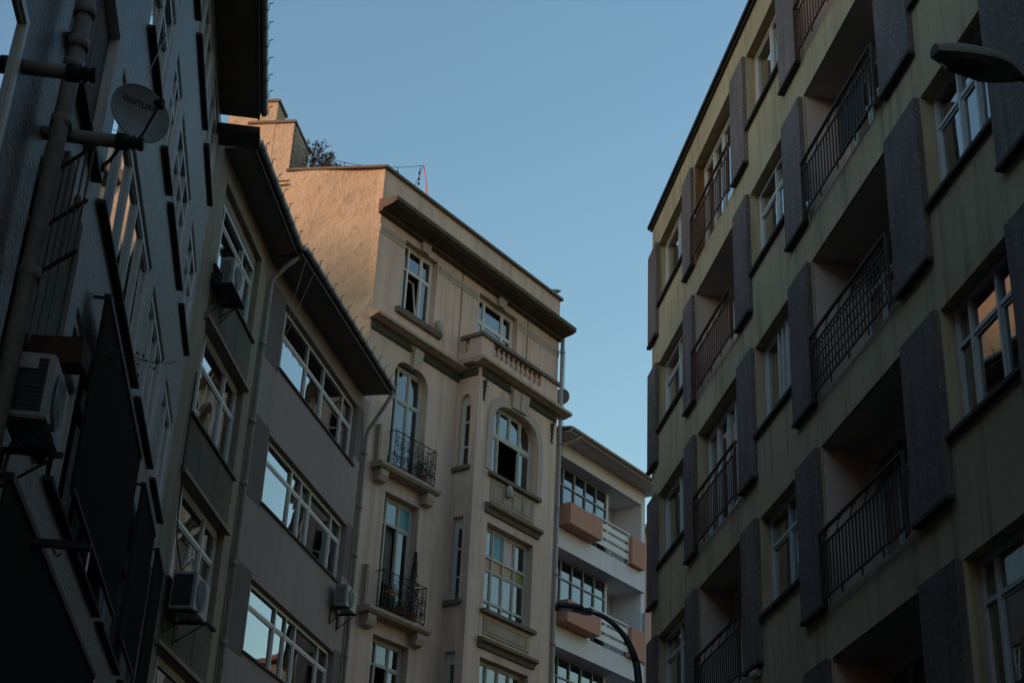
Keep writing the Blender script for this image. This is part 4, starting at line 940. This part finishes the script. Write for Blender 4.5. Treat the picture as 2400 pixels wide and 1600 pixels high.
# ================================================================ satellite dishes
def dish(center, normal, upv, w, h, label, text=None, mount=None, depth=.09):
    normal = normal.normalized(); X = upv.cross(normal).normalized(); Y = normal.cross(X).normalized()
    Mx = Matrix((X, Y, normal)).transposed()
    o = bpy.data.objects.new('satellite_dish', None); COL.objects.link(o); o.location = center; o.rotation_euler = Mx.to_euler(); tag(o, label, 'satellite dish')
    def ad(n, m, mt, par=o):
        k = bpy.data.objects.new(n, m.mesh(n, mt)); COL.objects.link(k); k.parent = par; return k
    m = MB(); m.smooth = True; nr, nn = 6, 40
    P = lambda i, k, b: (w / 2 * i / nr * math.cos(2 * math.pi * k / nn), h / 2 * i / nr * math.sin(2 * math.pi * k / nn), depth * (i / nr) ** 2 - depth - b)
    for b in (0, .012):
        for i in range(nr):
            for k in range(nn):
                q = (P(i, k, b), P(i + 1, k, b), P(i + 1, k + 1, b), P(i, k + 1, b)); m.q(*(q if b == 0 else q[::-1]))
    rim = [(w / 2 * math.cos(2 * math.pi * k / nn), h / 2 * math.sin(2 * math.pi * k / nn), -.006) for k in range(nn)]; m.tube(rim, .009, 6, closed=True)
    rf = ad('reflector', m, M_DISH)
    fp = Vector((0, -h * .12, w * .62)); m = MB(); m.tube([(0, -h / 2 + .01, -.03), (0, -h * .48, .08), tuple(fp + Vector((0, -.03, -.03)))], .012, 6); ad('feed_arm', m, M_BLACK)
    m = MB(); m.tube([tuple(fp + Vector((0, .02, -.05))), tuple(fp + Vector((0, -.01, .03)))], .028, 10); m.tube([tuple(fp + Vector((0, .02, -.05))), tuple(fp + Vector((0, .035, -.09)))], .034, 10); m.box(-.02, .02, fp.y - .09, fp.y, fp.z - .0, fp.z + .05); ad('feed_horn', m, M_BLACK)
    if text:
        c = bpy.data.curves.new('lettering', 'FONT'); c.body = text; c.size = .085; c.align_x = 'CENTER'; c.extrude = .001
        t = bpy.data.objects.new('lettering', c); COL.objects.link(t); dg = bpy.context.evaluated_depsgraph_get(); me = bpy.data.meshes.new_from_object(t.evaluated_get(dg)); bpy.data.objects.remove(t)
        for v in me.vertices:
            rr = (v.co.x / (w / 2)) ** 2 + ((v.co.y + h * .2) / (h / 2)) ** 2; v.co.y += h * .2 - .012; v.co.z += depth * rr - depth + .004
        me.materials.clear(); me.materials.append(M_BLACK); t = bpy.data.objects.new('lettering', me); COL.objects.link(t); t.parent = o
    if mount is not None:
        inv = Matrix.Translation(center) @ Mx.to_4x4(); inv = inv.inverted(); m = MB(); q = inv @ mount
        m.tube([tuple(q), (q.x * .5, q.y * .75 - .02, q.z * .75 - .06), (0, -h * .25, -depth - .05)], .018, 8); m.tube([(0, -h * .25, -depth - .05), (0, h * .05, -depth - .03)], .03, 8)
        q2 = inv @ (mount + Vector((0, .25, .22))); m.tube([tuple(q2), (q.x * .5, q.y * .75 - .02, q.z * .75 - .06)], .010, 6); m.tube([tuple(q + Vector((0, 0, 0))), tuple(inv @ (mount + Vector((.03, 0, 0))))], .05, 8)
        ad('wall_arm', m, M_BLACK)
    return o
dc = FL.W(13.05, -.34, 10.32); vw = (dc - EYE).normalized(); rt_ = Vector((_r)); up_ = Vector((_u))
dish(dc, -vw * .72 + rt_ * .53 + up_ * .45, up_ * .93 + rt_ * .36, .64, .64, 'grey satellite dish with dark lettering on an arm over the left facade', 'DIGITURK', FL.W(13.42, 0, 9.86))
dc2 = FB.W(34.66, .06, 20.72); vw = (dc2 - EYE).normalized()
dish(dc2, -vw * .9 + rt_ * -.1 + up_ * .25, up_, .44, .48, 'pale satellite dish behind the right edge of the old beige building', None, FB.W(34.3, .3, 20.4))

# ================================================================ street lamps
l2 = bpy.data.objects.new('street_lamp', None); COL.objects.link(l2); l2.location = (2.0, 20.9, 0); tag(l2, 'street lamp with a long flat head on a curved pole before the white building', 'street lamp')
def ad(root, n, m, mt, par=None):
    k = bpy.data.objects.new(n, m.mesh(n, mt, lambda p: (p[0] - root.location.x, p[1] - root.location.y, p[2] - root.location.z))); COL.objects.link(k); k.parent = par or root; return k
m = MB(); path = [(2.02, 20.9, 0), (2.02, 20.9, 5), (2.01, 20.9, 6.7), (1.97, 20.91, 7.1)]
for i in range(11):
    t = i / 10; path.append((1.95 - .72 * math.sin(t * 1.35) / math.sin(1.35) * (.35 + .65 * t), 20.92 + .03 * t, 7.2 + .70 * (1 - (1 - t) ** 2.0)))
m.tube(path[:5], .062, 12, .05); m.tube(path[4:], .05, 12, .02); ad(l2, 'pole', m, M_LAMP)
m = MB(); m.box(1.87, 2.17, 20.75, 21.05, .12, .16); m.lathe((2.02, 20.9, .16), [(.12, 0), (.11, .5), (.08, .7)], 12); ad(l2, 'base', m, M_LAMP)
hx = [(.80, 7.93, .03), (.86, 7.955, .09), (1.0, 7.955, .09), (1.16, 7.93, .10), (1.2, 7.92, .05)]
m = MB(); b = 0
sec = []
for (x, z, w) in hx: sec.append([(x, 20.97 - w, z), (x, 20.97 - w * .7, z + .05), (x, 20.97 + w * .7, z + .05), (x, 20.97 + w, z), (x, 20.97 + w * .8, z - .035), (x, 20.97 - w * .8, z - .035)])
for s0, s1 in zip(sec, sec[1:]):
    for k in range(6): m.q(s0[k], s0[(k + 1) % 6], s1[(k + 1) % 6], s1[k])
m.q(*sec[0]); m.q(*sec[-1][::-1]); m.box(1.18, 1.32, 20.94, 21.0, 7.86, 7.95); hd = ad(l2, 'lamp_head', m, M_LAMP)
m = MB(); m.box(.88, 1.12, 20.90, 21.04, 7.912, 7.922); ad(l2, 'lens', m, M_LENS, hd)

l1 = bpy.data.objects.new('street_lamp', None); COL.objects.link(l1); wl = FR.W(8.0, 0, 7.7); l1.location = wl; l1.rotation_euler = (0, 0, 0)
tag(l1, 'oval street lamp head on an arm from the right facade near the upper right corner', 'street lamp')
p_tip = Vector((2.72, 8.13, 8.0)); p_end = Vector((3.36, 8.34, 7.99)); ax = (p_end - p_tip).normalized(); sdv = Vector((-ax.y, ax.x, 0)); L_ = (p_end - p_tip).length
m = MB(); mb2 = MB(); ns = 14; rings = []
for i in range(ns + 1):
    t = i / ns; wv = .155 * (math.sin(math.pi * min(1, t * 1.35 + .02) / 1.35 * .5 + .05) ** .5) * (1 if t < .6 else 1 - .75 * ((t - .6) / .4) ** 1.6)
    if i == 0: wv = .05
    c = p_tip + ax * (L_ * t); top = .085 * math.sin(math.pi * (.15 + .8 * t)) + .02
    ring = []
    for k in range(12):
        a = math.pi * k / 11; ring.append(c + sdv * (wv * math.cos(a)) + Vector((0, 0, top * math.sin(a))))
    ring += [c - sdv * (wv * .96) + Vector((0, 0, -.022)), c + sdv * (wv * .96) + Vector((0, 0, -.022))]
    rings.append(ring)
m.smooth = True
for r0, r1 in zip(rings, rings[1:]):
    for k in range(13): m.q(r0[k], r0[k + 1], r1[k + 1], r1[k])
    m.q(r0[13], r0[0], r1[0], r1[13])
m.smooth = False; m.q(*rings[0]); m.q(*rings[-1][::-1]); hd = ad(l1, 'lamp_head', m, M_LAMPGREY)
m = MB(); n = 24; cl = p_tip + ax * .25
ring = [cl + ax * (.20 * math.cos(2 * math.pi * i / n)) + sdv * (.115 * math.sin(2 * math.pi * i / n)) + Vector((0, 0, -.024)) for i in range(n)]; low = [cl + (p - cl) * .8 + Vector((0, 0, -.035)) for p in ring]
m.smooth = True
for i in range(n): j = (i + 1) % n; m.q(ring[i], ring[j], low[j], low[i])
m.q(*low); ad(l1, 'lens', m, M_LENS, hd)
m = MB(); m.tube([p_end - ax * .06, p_end + ax * .4 + Vector((0, 0, -.02)), p_end + ax * 1.1 + Vector((0, 0, -.12)), wl], .03, 10); ad(l1, 'arm', m, M_LAMP)
m = MB(); m.box(wl.x - .05, wl.x + .02, wl.y - .1, wl.y + .1, wl.z - .15, wl.z + .15); ad(l1, 'wall_plate', m, M_LAMP)

# ================================================================ cables
def cable(name, label, pts, r, mat, sag=0, group=None, n=14):
    m = MB(); P = [Vector(p) for p in pts]; out = []
    for a, b in zip(P, P[1:]):
        for i in range(n): t = i / n; q = a.lerp(b, t); q.z -= sag * 4 * t * (1 - t); out.append(q)
    out.append(P[-1]); o = out[0].copy(); m.tube([q - o for q in out], r, 5)
    k = bpy.data.objects.new(name, m.mesh(name, mat)); COL.objects.link(k); k.location = o; tag(k, label, 'cable', group); return k
cable('cable', 'long pale cable running from the top left eave down across the left windows', [FL.W(13.2, -.62, 17.0), FL.W(14.6, -.28, 12.9), FL.W(14.3, -.1, 11.6)], .006, M_PALECABLE, .05)
e0 = FG.W(25.75, -.72, 17.0)
cable('cable', 'left one of two thin cables hanging from the grey eave corner', [e0, FG.W(26.6, -.1, 15.9), FG.W(26.62, -.03, 13.5)], .006, M_PALECABLE, .02)
cable('cable', 'right one of two thin cables hanging from the grey eave to the first window strip', [FG.W(26.3, -.72, 17.0), FG.W(26.72, -.08, 15.75)], .006, M_PALECABLE, .03)
cable('cable', 'black cable looping down beside the third stained window', [FM.W(23.05, -.02, 12.6), FM.W(23.0, -.03, 11.0), FM.W(23.05, -.1, 9.6), FM.W(23.3, -.2, 9.1)], .012, M_BLACK, .03)
cable('cable', 'thin dark cable down the far beige corner by the pale dish', [FB.W(34.36, -.2, 22), FB.W(34.4, -.2, 17)], .008, M_BLACK)
# rooftop string lights on a red pole
Pt = Vector((-2.60, 35.9, 0)); zt = 25.05
pl = bpy.data.objects.new('flag_pole', None)
def onray(x, y, dist):
    d = _w * 3559.04 + _r * (x - 1200) + _u * (800 - y); d = d / math.hypot(d.x, d.y); return EYE + d * dist
p0, p1 = onray(1006, 476, 36.2), onray(993, 388, 36.2)
m = MB(); m.tube([(0, 0, -.6), tuple((p1 - p0) * .5), tuple(p1 - p0)], .018, 6); k = bpy.data.objects.new('slim_pole', m.mesh('slim_pole', M_REDPOLE)); COL.objects.link(k); k.location = p0; tag(k, 'slim red pole standing on the beige roof', 'pole')
sr = bpy.data.objects.new('string_lights', None); COL.objects.link(sr); sr.location = p1; tag(sr, 'string of small unlit bulbs strung from the red roof pole to the chimney', 'string lights')
q1 = onray(756, 368, 36.6); q2 = onray(970, 441, 35.6)
m = MB(); pa = []
for i in range(17): t = i / 16; v = p1.lerp(q1, t); v.z -= .5 * 4 * t * (1 - t) * .35; pa.append(v - p1)
m.tube(pa, .008, 5); m.tube([Vector((0, 0, 0)), q2 - p1], .008, 5); m.tube([Vector((-.08, 0, -.02)), Vector((-.1, 0, -.45))], .006, 5); w_ = bpy.data.objects.new('wire', m.mesh('wire', M_BLACK)); COL.objects.link(w_); w_.parent = sr
km = MB(); km.tube([(0, 0, 0), (0, 0, -.12)], .008, 5); km.lathe((0, 0, -.16), [(.01, -.05), (.035, -.02), (.03, .02), (.012, .05)], 8); bm_ = km.mesh('bulb', M_BLACK)
for v in [pa[4], pa[8], pa[13], Vector((-.1, 0, -.1)), Vector((-.1, 0, -.3)), Vector((-.1, 0, -.45))]:
    k = bpy.data.objects.new('bulb', bm_); COL.objects.link(k); k.parent = sr; k.location = v

# ================================================================ gull on the parapet
b0 = FB.W(34.05, .08, 23.88)
gl_ = bpy.data.objects.new('gull', None); COL.objects.link(gl_); gl_.location = b0; gl_.rotation_euler = (0, 0, R(160)); tag(gl_, 'small gull perched on the right end of the beige parapet', 'bird')
def loft(m, secs, n=10):
    rs = []
    for (x, z, ry, rz) in secs: rs.append([(x, ry * math.cos(2 * math.pi * k / n), z + rz * math.sin(2 * math.pi * k / n)) for k in range(n)])
    m.smooth = True
    for a, b in zip(rs, rs[1:]):
        for k in range(n): m.q(a[k], a[(k + 1) % n], b[(k + 1) % n], b[k])
    m.q(*rs[0][::-1]); m.q(*rs[-1])
m = MB(); loft(m, [(-.2, .16, .01, .01), (-.12, .15, .05, .04), (0, .15, .085, .08), (.1, .18, .075, .075), (.15, .24, .045, .05), (.17, .29, .045, .045), (.21, .30, .035, .035), (.24, .295, .012, .012)])
m.tube([(.02, .03, .09), (.02, .03, 0)], .008, 5); m.tube([(.02, -.03, .09), (.02, -.03, 0)], .008, 5); m.tube([(.235, 0, .295), (.29, 0, .28)], .012, 6, .004)
k = bpy.data.objects.new('body', m.mesh('body', M_BIRDW)); COL.objects.link(k); k.parent = gl_
for s in (-1, 1):
    m = MB(); m.smooth = True; m.q((.1, s * .07, .21), (.06, s * .1, .14), (-.1, s * .075, .12), (-.26, s * .02, .15), (-.1, s * .05, .2)); k = bpy.data.objects.new('wing', m.mesh('wing', M_BIRDG)); COL.objects.link(k); k.parent = gl_

# ================================================================ plants
def leaves(m, c, n, rad, size, squash=(1, 1, 1)):
    for _ in range(n):
        while True:
            p = Vector((random.uniform(-1, 1), random.uniform(-1, 1), random.uniform(-1, 1)))
            if p.length < 1: break
        p = Vector((p.x * squash[0], p.y * squash[1], p.z * squash[2])) * rad + Vector(c)
        a = Vector((random.gauss(0, 1), random.gauss(0, 1), random.gauss(0, 1))).normalized(); b = a.orthogonal().normalized(); s = size * random.uniform(.6, 1.4)
        m.q(p - a * s, p + b * s * .45, p + a * s, p - b * s * .45)
def plant(name, label, cat, base, parts):
    o = bpy.data.objects.new(name, None); COL.objects.link(o); o.location = base; tag(o, label, cat)
    for n, m, mt in parts:
        k = bpy.data.objects.new(n, m.mesh(n, mt)); COL.objects.link(k); k.parent = o
    return o
# vine on the chimney
vb = P0 + gd * 2.15 + gn * .62; vb.z = 23.2
mt_ = MB(); ml = MB()
for i in range(60):
    s = random.random(); x0 = gd * (.30 - 1.15 * s) + gn * random.uniform(-.25, .35); h = 1.85 * (1 - s) + .85 * s + random.uniform(-.12, .12); p = Vector((x0.x, x0.y, 0)); pts = [p]
    for j in range(5): p = p + Vector((random.uniform(-.06, .06), random.uniform(-.06, .06), max(.05, h) / 5)); pts.append(p)
    mt_.tube(pts, .012, 4, .004)
    for q in pts[1:]: leaves(ml, q, 14, .13, .042)
for i in range(9):
    s = random.random() * .8; p = gd * (.2 - .9 * s) + Vector((0, 0, 1.85 * (1 - s) + .85 * s)); pts = [p]
    for j in range(5): p = p + Vector((random.uniform(.0, .09), random.uniform(-.05, .05), random.uniform(.02, .10))); pts.append(p)
    mt_.tube(pts, .007, 4, .003)
    for q in pts[2:]: leaves(ml, q, 4, .08, .035)
plant('rooftop_vine', 'dry dark vine climbing behind the chimney on the beige roof', 'plant', vb, [('stem', mt_, M_TWIG), ('foliage', ml, M_DRY)])
# balcony conifer and flowers on the middle iron balcony
cb = FB.W(28.05, -.13, 11.95); mp = MB(); mp.lathe((0, 0, 0), [(.1, 0), (.14, .24), (.15, .26)], 12); mt_ = MB(); mt_.tube([(0, 0, .2), (.01, 0, 1.0), (0, .02, 1.85)], .018, 6, .005); ml = MB()
for j in range(26): h = .35 + j * .058; leaves(ml, (0, 0, h), 34, .02 + .19 * (1 - j / 27), .035, (1, 1, .35))
plant('potted_conifer', 'slim dark potted conifer on the middle iron balcony', 'plant', cb, [('pot', mp, M_TERRA), ('stem', mt_, M_TWIG), ('foliage', ml, M_LEAF)])
fb_ = FB.W(27.25, -.14, 11.95); mp = MB(); mp.box(-.35, .35, -.09, .09, 0, .18); ml = MB(); leaves(ml, (0, 0, .32), 160, .3, .05, (1, .4, .5)); mf = MB(); leaves(mf, (-.05, 0, .52), 46, .17, .045, (1, .5, .8))
plant('flower_box', 'flower box with orange blooms on the middle iron balcony', 'plant', fb_, [('box', mp, M_BROWNPOT), ('foliage', ml, M_LEAF), ('flowers', mf, M_FLOWER)])
pb = FB.W(28.1, -.13, 15.58); mp = MB(); mp.lathe((0, 0, 0), [(.08, 0), (.11, .2), (.12, .22)], 12); ml = MB(); leaves(ml, (0, 0, .4), 140, .24, .045, (1, .7, 1))
plant('potted_plant', 'small bushy potted plant on the upper iron balcony', 'plant', pb, [('pot', mp, M_TERRA), ('foliage', ml, M_LEAF)])
# planter with trailing twigs near the left edge
tb = FL.W(11.75, -.24, 6.86); m = MB(); m.prism([(-.12, 0), (.12, 0), (.15, .22), (-.15, .22)], -.26, .26); mt_ = MB(); ml = MB()
for i in range(6):
    p = Vector((random.uniform(-.1, .1), random.uniform(-.1, .2), .22)); pts = [p]; dr = FL.d * 1.0 + Vector((.25 + .12 * i, 0, .30 + .05 * random.random()))
    for j in range(7): p = p + dr * (.09 + .010 * i) + Vector((random.uniform(-.03, .03), random.uniform(-.03, .03), random.uniform(-.04, .04))); pts.append(p)
    mt_.tube(pts, .006, 4, .003)
    for q in pts[3:]: leaves(ml, q, 3, .07, .028)
plant('planter', 'brown planter with bare trailing twigs above the large left air conditioner', 'planter', tb, [('box', m, M_BROWNPOT), ('stem', mt_, M_TWIG), ('foliage', ml, M_LEAF)])
